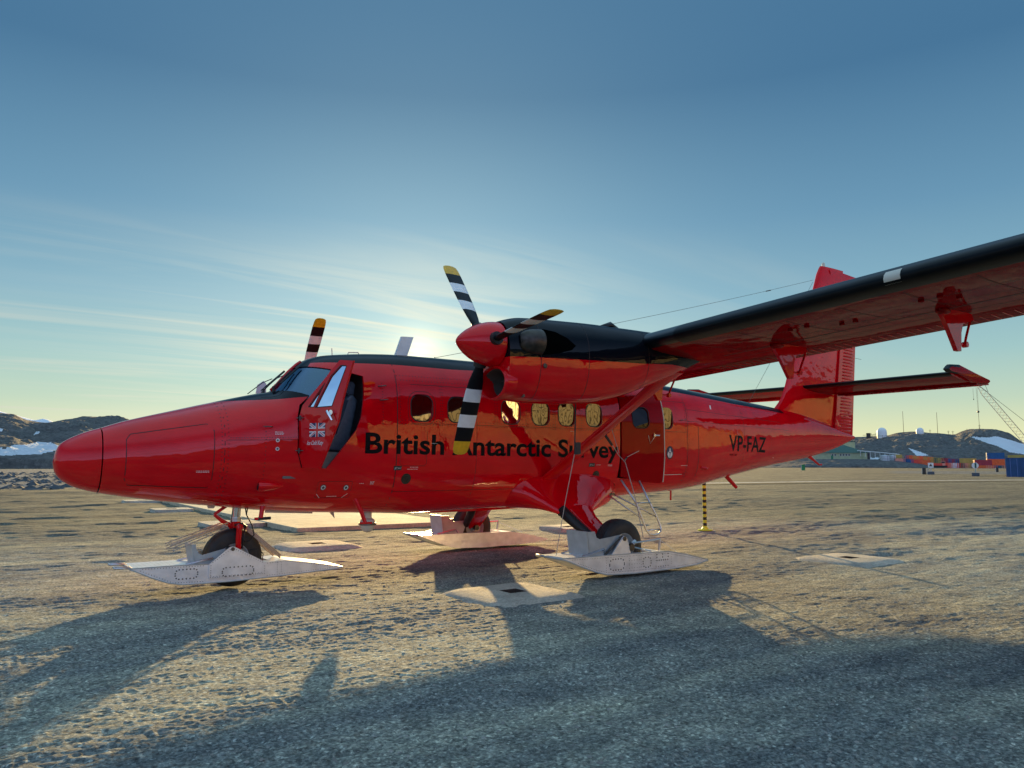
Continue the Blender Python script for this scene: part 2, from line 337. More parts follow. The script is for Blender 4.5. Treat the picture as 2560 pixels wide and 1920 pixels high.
def lay_on_skin(b, off, side, step):
    zs = [v.co.z for v in b.verts]; xs = [v.co.x for v in b.verts]
    z = math.ceil(min(zs)/step)*step
    while z < max(zs):
        bmesh.ops.bisect_plane(b, geom=b.verts[:]+b.edges[:]+b.faces[:], plane_co=(0, 0, z), plane_no=(0, 0, 1)); z += step
    x = math.ceil(min(xs)/(step*3))*step*3
    while x < max(xs):
        bmesh.ops.bisect_plane(b, geom=b.verts[:]+b.edges[:]+b.faces[:], plane_co=(x, 0, 0), plane_no=(1, 0, 0)); x += step*3
    for v in b.verts: v.co = skinpt(v.co.x, v.co.z, side, off)
def merge(bm, b, mat=0):
    me = bpy.data.meshes.new('m'); b.to_mesh(me); b.free(); n0 = len(bm.faces); bm.from_mesh(me); bpy.data.meshes.remove(me)
    bm.faces.ensure_lookup_table()
    for f in bm.faces[n0:]: f.material_index = mat
def skin_ribbon(bm, pts, w, off=0.0015, side=-1, mat=0, step=0.06, closed=False):
    P = list(pts) + ([pts[0]] if closed else []); d = []
    for (a, b) in zip(P, P[1:]):
        n = max(1, int(math.hypot(b[0]-a[0], b[1]-a[1])/step))
        d += [(a[0]+(b[0]-a[0])*k/n, a[1]+(b[1]-a[1])*k/n) for k in range(n)]
    d.append(P[-1]); L_ = []
    for i, p in enumerate(d):
        a, b = d[max(i-1, 0)], d[min(i+1, len(d)-1)]
        if closed: a, b = d[(i-1) % (len(d)-1)], d[(i+1) % (len(d)-1)]
        t = Vector((b[0]-a[0], b[1]-a[1])); t.normalize(); n = (-t.y*w/2, t.x*w/2)
        L_.append((bm.verts.new(skinpt(p[0]+n[0], p[1]+n[1], side, off)), bm.verts.new(skinpt(p[0]-n[0], p[1]-n[1], side, off))))
    for A, B in zip(L_, L_[1:]): bm.faces.new((A[0], A[1], B[1], B[0])).material_index = mat
def skin_text(s, x0, x1, z0, zcap, material, name, parent, offset=0.0, side=-1, zslope=0.0, shear=0.0, off=0.002, step=0.05):
    b = text_mesh(s, offset, shear); ys = [v.co.y for v in b.verts]
    k = (zcap-z0)/0.73
    for v in b.verts:
        x = x0+v.co.x*(x1-x0); v.co = (x, 0, z0+v.co.y*k+zslope*(x-x0))
    lay_on_skin(b, off, side, step); return obj(name, b, material, parent, smooth=True)
def disc_on_skin(bm, x, z, r, off=0.002, side=-1, n=12, mat=0, zr=None):
    zr = zr or r
    bm.faces.new([bm.verts.new(skinpt(x+r*math.cos(2*math.pi*k/n), z+zr*math.sin(2*math.pi*k/n), side, off)) for k in range(n)]).material_index = mat

# ================================================================== THE AIRCRAFT
A = empty('airplane', (6.5, 0, 0), 'red twin propeller airplane with black trim standing on wheel skis on the gravel', 'airplane')
# ---- fuselage shell
def xstations(a, b):
    xs = set()
    x = a
    while x < b:
        xs.add(round(x, 4)); x += 0.02 if x < 0.6 else (0.03 if x < 3.4 else 0.08)
    xs.add(b); return sorted(xs)
def shell(a, b, nth, cap0, cap1):
    bm = NB(); loft(bm, [section(x, nth) for x in xstations(a, b)], cap=False)
    return bm
WIN = [(4.05, 2.20), (4.60, 2.20), (5.47, 2.205), (6.0, 2.205), (6.49, 2.21), (7.03, 2.215), (8.62, 2.225)]
DOOR = [(2.47, 2.18), (2.435, 2.02), (2.44, 1.61), (2.50, 1.43), (2.80, 1.42), (2.97, 1.65), (3.15, 1.89), (3.21, 2.05), (3.25, 2.33), (3.27, 2.58), (2.99, 2.65), (2.90, 2.62)]
SCREEN = [(2.25, 2.405), (2.44, 2.36), (2.60, 2.30), (2.76, 2.47), (2.90, 2.655), (2.66, 2.70), (2.5, 2.715), (2.25, 2.72)]
RDOOR = [(7.57, 2.54), (7.56, 1.26), (8.40, 1.20), (8.40, 2.54)]
bm = shell(0.445, 15.58, 112, 0, 0)
bmesh.ops.recalc_face_normals(bm, faces=bm.faces)
me = bpy.data.meshes.new('fus'); bm.to_mesh(me); bm.free()
o = link(bpy.data.objects.new('f', me)); me.materials.append(M['fus']); me.materials.append(M['interior'])
sm = o.modifiers.new('s', 'SOLIDIFY'); sm.thickness = 0.028; sm.offset = -1; sm.use_rim = True; sm.material_offset = 1; sm.material_offset_rim = 0
bpy.context.view_layer.update(); me2 = applied(o); bpy.data.objects.remove(o)
# end plug so that the tail is closed
cut = NB(); prism(cut, DOOR, 'y', -2, -0.25); prism(cut, RDOOR, 'y', -2, -0.3); fm = boolean(me2, cut); print('A', len(me2.polygons), len(fm.polygons))
cut = NB(); prism(cut, SCREEN, 'y', -2, 2); fm = boolean(fm, cut); print('B', len(fm.polygons))
cut = NB()
for wx, wz in WIN: prism(cut, rrect(wx, wz, 0.315 if wx < 8 else 0.29, 0.335, 0.11), 'y', -2, 2)
fm = boolean(fm, cut); print('C', len(fm.polygons))
shade_skin(fm)
fus = obj('fuselage', fm, None, A)
# centre post and glass of the windscreen
def grid_glass(name, polys, off, material, parent, sides=(-1, 1), grow=0.012):
    objs = []
    for poly in polys:
        cx = sum(p[0] for p in poly)/len(poly); cz = sum(p[1] for p in poly)/len(poly)
        for sd_ in sides:
            b = NB(); g = [(cx+(p[0]-cx)*(1+grow/0.15), cz+(p[1]-cz)*(1+grow/0.15)) for p in poly]
            skin_patch(b, g, -off, sd_, 0.03); objs.append(obj(name, b, material, parent, smooth=True))
    return objs
for i, (wx, wz) in enumerate(WIN):
    for sd_ in (-1, 1):      # flat sheets leaning in very slightly
        y0_ = float(half(np.float64(wx), np.float64(wz)))-0.016; b = NB()
        b.faces.new([b.verts.new((x, sd_*(y0_-(z-wz)*-0.015-max(0, x-9.0)*0.1), z)) for x, z in rrect(wx, wz, 0.345 if wx < 8 else 0.32, 0.365, 0.12)]); obj('window_pane', b, M['pane'], fus)
for wx, wz in WIN:
    for sd_ in (-1, 1): b = NB(); skin_ribbon(b, rrect(wx, wz, 0.322 if wx < 8 else 0.297, 0.342, 0.113), 0.016, 0.002, sd_, closed=True, step=0.03); obj('window_gasket', b, M['rubber'], fus)
b = NB(); fs = loft(b, [section(x, 160) for x in [2.2+0.02*i for i in range(42)]], cap=False)
grown = [(2.15, 2.38), (2.44, 2.335), (2.61, 2.27), (2.79, 2.46), (2.94, 2.665), (2.68, 2.725), (2.5, 2.74), (2.15, 2.75)]
kill = [f for f in b.faces if not inside(grown, f.calc_center_median().x, f.calc_center_median().z)]
bmesh.ops.delete(b, geom=kill, context='FACES')
for v in b.verts: v.co -= Vector(fnormal(np.float64(v.co.x), np.float64(v.co.y), np.float64(v.co.z)))*0.012
obj('windscreen', b, M['screen'], fus, smooth=True)
b = NB(); pts = [Vector((x, 0, float(ZT(x))+0.003)) for x in (2.34, 2.42, 2.5, 2.58, 2.66, 2.72)]
tube(b, pts, 0.022, 8); obj('windscreen_post', b, M['red'], fus, smooth=True)
# nose cone
b = NB(); xs = [0.0005, .003, .008, .015, .025, .04, .06, .085, .115, .15, .19, .235, .28, .33, .38, .41, .433]
loft(b, [section(x, 96) for x in xs], cap=True)
nc = bpy.data.meshes.new('nose_cone'); bmesh.ops.recalc_face_normals(b, faces=b.faces); b.to_mesh(nc); b.free(); nc.materials.append(M['red'])
nose = obj('nose_cone', nc, None, A, smooth=40)
b = NB(); loft(b, [[(x, y*0.985, zz+(z-zz)*0.985) for (x, y, z) in section(0.44, 64)] for x, zz in ((0.430, 1.51), (0.449, 1.51))], cap=True)
obj('nose_joint', b, M['rubber'], A)
# bulkheads, floor, seats
b = NB()
for x in (3.42,): prism(b, [(p[1]*0.93, 1.6+(p[2]-1.6)*0.93) for p in section(x, 40)], 'x', x, x+0.02)
box(b, 2.3, 3.4, -0.7, 0.7, 1.30, 1.33); box(b, 2.32, 2.36, -0.48, 0.48, 1.33, 2.15)
obj('cockpit_lining', b, M['interior'], fus)
b = NB()
for x in (7.2, 8.9): prism(b, [(p[1]*0.93, 1.7+(p[2]-1.7)*0.93) for p in section(x, 40)], 'x', x, x+0.02)
box(b, 7.24, 8.86, -0.56, 0.56, 1.13, 1.16); obj('cabin_lining', b, M['interior'], fus)
def seat(y):
    b = NB(); prof = [(2.78, 1.66), (3.10, 1.62), (3.16, 1.72), (3.27, 2.28), (3.20, 2.36), (3.12, 2.30), (3.02, 1.82), (2.80, 1.80)]
    prism(b, prof, 'y', y-0.22, y+0.22); bmesh.ops.bevel(b, geom=b.edges[:], offset=0.03, segments=3, affect='EDGES', profile=0.6)
    o_ = obj('pilot_seat', b, M['seat'], A, smooth=40)
    b = NB(); prism(b, [(3.16, 2.36), (3.26, 2.34), (3.28, 2.52), (3.20, 2.54)], 'y', y-0.12, y+0.12); bmesh.ops.bevel(b, geom=b.edges[:], offset=0.02, segments=2, affect='EDGES')
    obj('headrest', b, M['seat'], o_, smooth=40)
    b = NB(); box(b, 2.82, 3.12, y-0.16, y+0.16, 1.33, 1.64); obj('seat_base', b, M['interior'], o_)
    for s in (-1, 1): b = NB(); tube(b, [(3.12, y+s*0.09, 2.33), (3.0, y+s*0.10, 2.05), (2.93, y+s*0.14, 1.84)], 0.014, 4); obj('harness', b, M['guard'], o_)
seat(-0.38); seat(0.38)
b = NB(); prism(b, [(2.38, 1.8), (2.52, 1.8), (2.54, 2.20), (2.42, 2.22)], 'y', -0.48, 0.48); obj('instrument_panel', b, M['interior'], A)
b = NB(); box(b, 2.74, 3.02, -0.76, -0.62, 1.36, 1.62); bmesh.ops.bevel(b, geom=b.edges[:], offset=0.02, segments=2, affect='EDGES'); obj('side_console', b, M['interior'], A, smooth=40)

# ---- markings and seams on the skin (parts of the fuselage)
def split_words(o, n):
    xs = sorted({round(v.co.x, 3) for v in o.data.vertices}); gaps = sorted(((b_-a_, (a_+b_)/2) for a_, b_ in zip(xs, xs[1:])), reverse=True)[:n-1]; cuts = [-99]+sorted(g[1] for g in gaps)+[99]
    for k in range(n-1, -1, -1):
        c = o if k == 0 else o.copy()
        if k: c.data = o.data.copy(); link(c)
        t = NB(); t.from_mesh(c.data); bmesh.ops.delete(t, geom=[v for v in t.verts if not cuts[k] < v.co.x < cuts[k+1]], context='VERTS'); t.to_mesh(c.data); t.free()
title = skin_text('British Antarctic Survey', 3.27, 7.53, 1.612, 1.875, M['text'], 'title_lettering', fus, offset=0.022, zslope=-0.009)
split_words(title, 3)
skin_text('VP-FAZ', 10.38, 11.70, 1.72, 2.015, M['text'], 'registration_lettering', fus, offset=0.014, zslope=-0.012)
skin_text('MSN 748', 10.40, 10.65, 1.625, 1.665, M['text'], 'small_lettering', fus, shear=0.2)
def flat_label(x0, x1, z0, z1, s, bg, fg, name):
    b = NB(); skin_patch(b, [(x0, z0), (x1, z0), (x1, z1), (x0, z1)], 0.0015, step=0.04); o_ = obj(name, b, bg, fus)
    h = z1-z0; skin_text(s, x0+0.01, x1-0.01, z0+h*0.25, z1-h*0.25, fg, 'label_lettering', o_, off=0.003, shear=0.2, step=0.03)
flat_label(3.67, 3.78, 1.395, 1.45, 'JET A-1', M['rubber'], M['decal'], 'fuel_label')
flat_label(6.93, 7.05, 1.435, 1.49, 'JET A-1', M['rubber'], M['decal'], 'fuel_label')
seams = NB()
def seam(pts, w=0.006, **k): skin_ribbon(seams, pts, w*1.35, 0.0012, **k)
def vseam(x, z0, z1, w=0.006, dx=0.0, **k): seam([(x+dx*(i/12), z0+(z1-z0)*i/12) for i in range(13)], w, **k)
vseam(1.64, 1.01, 2.21); vseam(3.70, 0.86, 2.94, 0.008); vseam(9.13, 1.05, 2.80, 0.008); vseam(9.44, 1.2, 2.12, dx=-0.02, w=0.008); vseam(4.9, 0.9, 2.9, 0.004); vseam(10.9, 1.26, 2.72, 0.004)
seam([(0.70, 1.80), (0.66, 1.74), (0.66, 1.30), (0.70, 1.24), (1.50, 1.20), (1.53, 1.3), (1.53, 1.85), (1.46, 1.93), (0.70, 1.80)], 0.006)
seam([(1.65, 1.745), (2.44, 1.76)], 0.004); seam([(3.9, 2.0), (9.1, 2.01)], 0.004); seam([(3.9, 2.51), (9.1, 2.52)], 0.004)
seam([(9.14, 2.40), (12.3, 2.30)], 0.004); seam([(9.14, 2.2), (12.6, 2.15)], 0.003); seam([(3.7, 1.12), (7.4, 1.13)], 0.004); seam([(8.55, 1.30), (9.12, 1.31)], 0.005)
seam(rrect(4.05, 2.2, 0.40, 0.44, 0.15), 0.004, closed=True); seam(rrect(2.94, 1.16, 0.42, 0.20, 0.02), 0.003, closed=True)
seam([(3.75, 1.82), (3.75, 1.48), (3.78, 1.45), (4.1, 1.45), (4.13, 1.48), (4.13, 1.9)], 0.004)
obj('panel_seam', seams, M['seam'], fus)
rv = NB()
def rrow(a, b_, d=0.045):
    n = max(2, int(math.hypot(b_[0]-a[0], b_[1]-a[1])/d))
    for k in range(n+1): disc_on_skin(rv, a[0]+(b_[0]-a[0])*k/n, a[1]+(b_[1]-a[1])*k/n, 0.0062, 0.002, n=6)
for x in (3.50, 3.74, 4.33, 4.36, 4.86, 5.2, 5.24, 5.74, 6.23, 6.27, 6.74, 6.78, 8.85, 9.08, 9.17): rrow((x, 1.98), (x, 2.50), 0.035)
for z in (2.035, 1.985): rrow((3.72, z), (7.45, z))
for z in (2.56, 2.62): rrow((3.72, z), (7.3, z))
rrow((1.68, 1.02), (1.68, 2.2)); rrow((1.61, 1.02), (1.61, 2.19)); rrow((1.7, 1.77), (2.42, 1.79), 0.03); rrow((2.08, 1.3), (2.08, 1.9)); rrow((9.17, 1.2), (9.17, 2.7)); rrow((9.1, 1.2), (9.1, 2.7))
for x in (10.0, 10.4, 10.9, 11.4, 11.9, 12.3): rrow((x, float(ZC(x))-0.3), (x, float(ZT(x))-0.15), 0.06)
obj('rivet_rows', rv, M['rivet'], fus)
for x, z in ((2.21, 1.75), (2.21, 1.65)): b = NB(); disc_on_skin(b, x, z, 0.022, 0.003, n=20, mat=0); disc_on_skin(b, x, z, 0.012, 0.005, n=16, mat=1); obj('drain_port', b, [M['decal'], M['steel'], M['bolt']], fus)
for x, z in ((2.80, 1.19), (3.08, 1.185)): b = NB(); disc_on_skin(b, x, z, 0.035, 0.003, n=20, mat=2); disc_on_skin(b, x, z, 0.027, 0.005, n=20, mat=0); disc_on_skin(b, x, z, 0.016, 0.007, n=20, mat=2); obj('drain_port', b, [M['decal'], M['steel'], M['bolt']], fus)
def filler(x, z):
    b = NB(); disc_on_skin(b, x, z, 0.068, 0.003, n=24); o_ = obj('fuel_filler', b, M['exhaust'], fus)
    b = NB(); skin_ribbon(b, [(x+0.045*math.cos(R(t)), z+0.045*math.sin(R(t))) for t in range(-60, 241, 20)], 0.018, 0.007, step=0.02); disc_on_skin(b, x, z, 0.02, 0.008, n=10)
    obj('filler_cap', b, M['steel'], o_)
filler(3.86, 1.285); filler(7.10, 1.305)
# little placards: rows of white print
def placard(x, z, w, rows=1, h=0.006):
    b = NB()
    for r_ in range(rows):
        xx = x
        while xx < x+w:
            l = random.uniform(0.008, 0.025); skin_patch(b, [(xx, z-r_*0.014), (xx+l, z-r_*0.014), (xx+l, z-r_*0.014+h), (xx, z-r_*0.014+h)], 0.002, step=0.2); xx += l+0.006
    obj('placard', b, M['decal'], fus)
for a_ in ((3.90, 1.43, .10, 1), (3.86, 1.405, .13, 1), (3.38, 1.25, .05, 3), (3.24, 1.23, .06, 1), (7.08, 1.46, .09, 1), (7.32, 1.46, .08, 2), (1.36, 1.39, .13, 2), (2.18, 1.845, .09, 3), (2.87, 1.075, .12, 1), (8.98, 1.45, .16, 1), (6.55, 1.96, .05, 1), (4.20, 1.74, .07, 1), (12.1, 1.6, .04, 1)): placard(*a_)
b = NB()
skin_ribbon(b, [(2.74, 1.11), (2.79, 1.06)], 0.005, 0.002); skin_ribbon(b, [(3.12, 1.11), (3.06, 1.06)], 0.005, 0.002); skin_ribbon(b, [(8.50, 1.30), (9.05, 1.305)], 0.008, 0.0025)
skin_patch(b, [(9.86, 2.44), (9.90, 2.44), (9.92, 2.51), (9.88, 2.51)], 0.003)
obj('marking', b, M['decal'], fus)
# round emblem aft of the door
ex, ez = 8.68, 1.665
b = NB(); disc_on_skin(b, ex, ez, 0.082, 0.0025, n=32, zr=0.108); em = obj('emblem', b, M['rubber'], fus)
b = NB(); disc_on_skin(b, ex, ez, 0.072, 0.004, n=32, zr=0.097); obj('emblem_field', b, M['blue'], em)
b = NB(); skin_patch(b, [(ex-0.06, ez-0.03), (ex-0.035, ez-0.075), (ex, ez-0.09), (ex+0.035, ez-0.075), (ex+0.06, ez-0.03), (ex+0.05, ez+0.01), (ex+0.015, ez+0.03), (ex+0.012, ez+0.07), (ex-0.012, ez+0.07), (ex-0.015, ez+0.03), (ex-0.05, ez+0.01)], 0.0055, step=0.05)
obj('emblem_figure', b, M['decal'], em)
b = NB()
for q in ([(ex, ez), (ex, ez-0.085)], [(ex, ez-0.01), (ex-0.04, ez+0.02)], [(ex, ez-0.01), (ex+0.04, ez+0.02)]): skin_ribbon(b, q, 0.010, 0.007)
obj('emblem_lines', b, M['text'], em)

# ---- cockpit door, swung open 67 degrees about its front hinge
DA = R(67); DU = Vector((math.cos(DA), -math.sin(DA), 0)); DN = Vector((-math.sin(DA), -math.cos(DA), 0)); D0 = Vector((2.47, -0.78, 0))
def dbend(z): return -0.10*max(0, z-2.12)**1.2*1.2
def DP(u, z, o_=0.0): return D0 + DU*u + DN*(o_ + dbend(z)) + Vector((0, 0, z))
def dpatch(b, poly, o0, o1=None, mat=0, step=0.05):
    t = NB()
    if o1 is None: t.faces.new([t.verts.new((p[0], 0, p[1])) for p in poly])
    else: prism(t, poly, 'y', o0, o1)
    zs = [p[1] for p in poly]; z = math.ceil(min(zs)/step)*step
    while z < max(zs): bmesh.ops.bisect_plane(t, geom=t.verts[:]+t.edges[:]+t.faces[:], plane_co=(0, 0, z), plane_no=(0, 0, 1)); z += step
    for v in t.verts: v.co = DP(v.co.x, v.co.z, (o0 if o1 is None else v.co.y))
    merge(b, t, mat)
DOUT = [(-0.035, 2.02), (-0.03, 1.61), (0.045, 1.43), (0.325, 1.42), (0.47, 1.69), (0.605, 1.962), (0.68, 2.3), (0.765, 2.665), (0.55, 2.69), (0.28, 2.42), (0.01, 2.17)]
PANE = [(0.229, 2.138), (0.502, 2.144), (0.668, 2.600), (0.655, 2.615), (0.575, 2.622), (0.438, 2.505)]
TRI = [(0.115, 2.150), (0.205, 2.143), (0.350, 2.425)]
t = NB(); prism(t, DOUT, 'y', -0.030, 0.0); bmesh.ops.recalc_face_normals(t, faces=t.faces)
mm = bpy.data.meshes.new('d'); t.to_mesh(mm); t.free(); cutb = NB(); prism(cutb, PANE, 'y', -1, 1); prism(cutb, TRI, 'y', -1, 1)
mm = boolean(mm, cutb); t = NB(); t.from_mesh(mm); bmesh.ops.triangulate(t, faces=t.faces)
z = 1.45
while z < 2.7: bmesh.ops.bisect_plane(t, geom=t.verts[:]+t.edges[:]+t.faces[:], plane_co=(0, 0, z), plane_no=(0, 0, 1)); z += 0.05
for v in t.verts: v.co = DP(v.co.x, v.co.z, v.co.y)
door = obj('cockpit_door', t, M['red'], A, smooth=30)
b = NB()
for P_ in (PANE, TRI):
    cx = sum(p[0] for p in P_)/len(P_); cz = sum(p[1] for p in P_)/len(P_)
    dpatch(b, [(cx+(p[0]-cx)*1.04, cz+(p[1]-cz)*1.04) for p in P_], -0.012)
obj('door_window', b, M['door_glass'], door, smooth=True)
b = NB()
def dribbon(b, pts, w, o_, closed=False, mat=0):
    P = list(pts)+([pts[0]] if closed else [])
    for a_, c_ in zip(P, P[1:]):
        tt = Vector((c_[0]-a_[0], c_[1]-a_[1])); tt.normalize(); n_ = Vector((-tt.y, tt.x))*w/2; e_ = tt*w/2
        dpatch(b, [(a_[0]-e_.x+n_.x, a_[1]-e_.y+n_.y), (a_[0]-e_.x-n_.x, a_[1]-e_.y-n_.y), (c_[0]+e_.x-n_.x, c_[1]+e_.y-n_.y), (c_[0]+e_.x+n_.x, c_[1]+e_.y+n_.y)], o_, mat=mat)
dribbon(b, PANE, 0.010, 0.002, True); dribbon(b, TRI, 0.009, 0.0022, True); obj('door_gasket', b, M['rubber'], door)
# handle
b = NB(); hc = DP(0.525, 2.068, 0.01); tube(b, [hc-DN*0.015, hc+DN*0.03], 0.030, 16); tube(b, [DP(0.47, 2.085, 0.045), DP(0.50, 2.05, 0.05), DP(0.55, 1.975, 0.04)], [0.017, 0.016, 0.011], 8)
obj('door_handle', b, M['chrome'], door, smooth=40)
for z in (2.02, 1.63): b = NB(); tube(b, [D0+Vector((-0.06, -0.005, z)), D0+Vector((0.06, -0.06, z))], 0.006, 6); tube(b, [D0+Vector((-0.02, -0.02, z-0.03)), D0+Vector((-0.02, -0.02, z+0.03))], 0.012, 8); obj('door_hinge', b, M['steel'], door)
# Union flag
b = NB(); fx0, fx1, fz0, fz1 = 0.148, 0.405, 1.789, 1.954; fw, fh = fx1-fx0, fz1-fz0
dpatch(b, [(fx0, fz0), (fx1, fz0), (fx1, fz1), (fx0, fz1)], 0.0015); flag = obj('flag', b, M['blue'], door)
def fp(x, y): return (fx0+x*fw, fz0+y*fh)
b = NB()
for q in ([(0, 0), (.10, 0), (1, .84), (1, 1), (.90, 1), (0, .16)], ): dpatch(b, [fp(*v) for v in q], 0.0024)
for q in ([(0, 1), (0, .84), (.90, 0), (1, 0), (1, .16), (.10, 1)], ): dpatch(b, [fp(*v) for v in q], 0.0027)
for q in ([(.40, 0), (.60, 0), (.60, 1), (.40, 1)],): dpatch(b, [fp(*v) for v in q], 0.0040)
for q in ([(0, .33), (1, .33), (1, .67), (0, .67)],): dpatch(b, [fp(*v) for v in q], 0.0044)
obj('flag_white', b, M['decal'], flag)
b = NB()
for q in ([(0, 0), (.05, 0), (.44, .36), (.36, .36)], [(1, 1), (.95, 1), (.56, .64), (.64, .64)], [(0, 1), (0, .95), (.30, .67), (.37, .67)], [(1, 0), (1, .05), (.70, .33), (.63, .33)]): dpatch(b, [fp(*v) for v in q], 0.0033)
for q in ([(.44, 0), (.56, 0), (.56, 1), (.44, 1)],): dpatch(b, [fp(*v) for v in q], 0.0052)
for q in ([(0, .41), (1, .41), (1, .59), (0, .59)],): dpatch(b, [fp(*v) for v in q], 0.0056)
obj('flag_red', b, M['red'], flag)
def dtext(s, u0, u1, z0, zc_, material, name, parent, **k):
    t = text_mesh(s, **k); kk = (zc_-z0)/0.73
    for v in t.verts: v.co = DP(u0+v.co.x*(u1-u0), z0+v.co.y*kk, 0.002)
    return obj(name, t, material, parent)
dtext('Ice Cold Katy', 0.112, 0.382, 1.698, 1.748, M['decal'], 'name_lettering', door, shear=0.45, offset=0.012)

# ---- rear passenger door, ajar
RA = R(12); RU = Vector((math.cos(RA), -math.sin(RA), 0)); RN = Vector((-math.sin(RA), -math.cos(RA), 0)); R0 = Vector((7.58, -0.895, 0))
ry = pchip([1.15, 1.3, 1.7, 2.1, 2.3, 2.45, 2.62], [-0.075, -0.04, 0.0, 0.0, -0.03, -0.07, -0.16])
def RP(u, z, o_=0.0): return R0 + RU*u + RN*(o_+float(ry(z))) + Vector((0, 0, z))
ROUT = [(0.01, 2.57), (0.0, 1.28), (0.35, 1.20), (0.735, 1.17), (0.79, 1.2), (0.80, 2.59)]
t = NB(); prism(t, ROUT, 'y', -0.035, 0); bmesh.ops.recalc_face_normals(t, faces=t.faces); mm = bpy.data.meshes.new('d'); t.to_mesh(mm); t.free()
cutb = NB(); prism(cutb, rrect(0.365, 2.21, 0.30, 0.325, 0.10), 'y', -1, 1); mm = boolean(mm, cutb); t = NB(); t.from_mesh(mm); bmesh.ops.triangulate(t, faces=t.faces)
z = 1.2
while z < 2.6: bmesh.ops.bisect_plane(t, geom=t.verts[:]+t.edges[:]+t.faces[:], plane_co=(0, 0, z), plane_no=(0, 0, 1)); z += 0.04
for v in t.verts: v.co = RP(v.co.x, v.co.z, v.co.y)
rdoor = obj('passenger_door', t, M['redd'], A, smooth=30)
b = NB(); q_ = rrect(0.365, 2.21, 0.31, 0.335, 0.10); b.faces.new([b.verts.new(RP(u, z, -0.014)) for u, z in q_]); obj('door_window', b, M['dpane'], rdoor)
b = NB(); tube(b, [RP(u, z, 0.002) for u, z in q_+[q_[0]]], 0.007, 6); obj('door_gasket', b, M['rubber'], rdoor)
b = NB(); tube(b, [RP(0.800, 1.19+0.0466*i, -0.003) for i in range(31)], 0.009, 6); obj('door_seal', b, M['cream'], rdoor)
b = NB(); tube(b, [RP(0.60, 1.93, 0.01), RP(0.60, 1.93, 0.04)], 0.02, 10); tube(b, [RP(0.60, 1.93, 0.04), RP(0.68, 1.93, 0.045)], 0.010, 6); tube(b, [RP(0.60, 1.97, 0.01), RP(0.60, 1.9, 0.01), RP(0.52, 1.80, 0.01), RP(0.49, 1.93, 0.01)], 0.004, 5)
obj('door_handle', b, M['alu'], rdoor)

# ---- wing
def zle(y): return 2.785 + 0.054*abs(y)
def airfoil(n=26):
    """unit chord section: list (x, z) from trailing edge over the top to the nose and back below"""
    up, lo = [], []
    for i in range(n+1):
        x = 0.5*(1-math.cos(math.pi*i/n)); t = 0.60*(0.2969*math.sqrt(x)-0.1260*x-0.3516*x*x+0.2843*x**3-0.1015*x**4)/0.6*5*0.16
        c = 0.028*(1-(2*x-0.8)**2) if x < 0.9 else 0.028*(1-1.0)
        c = 0.030*math.sin(math.pi*min(1, x**0.8))
        up.append((x, c+t)); lo.append((x, c-t*0.92))
    return up[::-1] + lo[1:]
AF = airfoil()
def wring(y, chord=1.98, xle=5.86, zsh=0.0, sc=1.0):
    out = []
    for (x, z_) in AF:
        th = R(-2.0); X_, Z_ = x*chord, z_*chord*sc
        out.append((xle + X_*math.cos(th)-Z_*math.sin(th)*-1*0, y, zle(y)+zsh + Z_ + X_*math.sin(th)))
    return out
b = NB(); ys = [-9.9, -9.86, -9.75] + [-9.6+0.3*i for i in range(65)] + [9.75, 9.86, 9.9]
rings = []
for y in ys:
    e = abs(y)-9.7; k = 1.0
    if e > 0: k = math.sqrt(max(0.02, 1-(e/0.21)**2))
    rings.append(wring(y, xle=5.86+(1-k)*0.15, chord=1.98-(1-k)*0.3, sc=k))
loft(b, rings)
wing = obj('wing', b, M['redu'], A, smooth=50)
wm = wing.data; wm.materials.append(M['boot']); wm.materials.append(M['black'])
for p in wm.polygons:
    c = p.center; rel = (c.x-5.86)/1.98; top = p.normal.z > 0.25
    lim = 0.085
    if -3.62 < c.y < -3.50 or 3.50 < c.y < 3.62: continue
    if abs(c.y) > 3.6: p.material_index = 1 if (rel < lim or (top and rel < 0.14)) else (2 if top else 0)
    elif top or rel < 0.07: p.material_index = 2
# seams below the wing and the drooped flap edge
def zbot(x, y):
    u = (x-5.86)/1.98; lo = AF[26:]
    for (x0, z0), (x1, z1) in zip(lo, lo[1:]):
        if x0 <= u <= x1: zz = z0+(z1-z0)*(u-x0)/(x1-x0); return zle(y)+zz*1.98 + u*1.98*math.sin(R(-2.0))
    return zle(y)-0.07
b = NB()
def wseam(x, y0, y1, w):
    n = 20
    vs = [(b.verts.new((x-w/2, y0+(y1-y0)*i/n, zbot(x-w/2, y0+(y1-y0)*i/n)-0.002)), b.verts.new((x+w/2, y0+(y1-y0)*i/n, zbot(x+w/2, y0+(y1-y0)*i/n)-0.002))) for i in range(n+1)]
    for P_, Q_ in zip(vs, vs[1:]): b.faces.new((P_[0], P_[1], Q_[1], Q_[0]))
for s in (-1, 1):
    wseam(7.12, s*3.3, s*9.8, 0.03); wseam(7.42, s*1.0, s*9.8, 0.012); wseam(6.5, s*3.3, s*9.8, 0.006); wseam(6.85, s*3.3, s*9.8, 0.006)
for y in [-3.7-0.62*i for i in range(10)]:
    vs = [(b.verts.new((x, y-0.004, zbot(x, y)-0.002)), b.verts.new((x, y+0.004, zbot(x, y)-0.002))) for x in [6.08+0.1*i for i in range(11)]]
    for P_, Q_ in zip(vs, vs[1:]): b.faces.new((P_[0], P_[1], Q_[1], Q_[0]))
obj('wing_seam', b, M['seam'], wing)
rb = NB()
for x in (6.12, 6.47, 6.53, 6.82, 6.88, 7.05, 7.2):
    y = -3.6
    while y > -9.6:
        zb_ = zbot(x, y)-0.0025; rb.faces.new([rb.verts.new((x+0.007*math.cos(k*1.2566), y+0.007*math.sin(k*1.2566), zb_)) for k in range(5)]); y -= 0.05
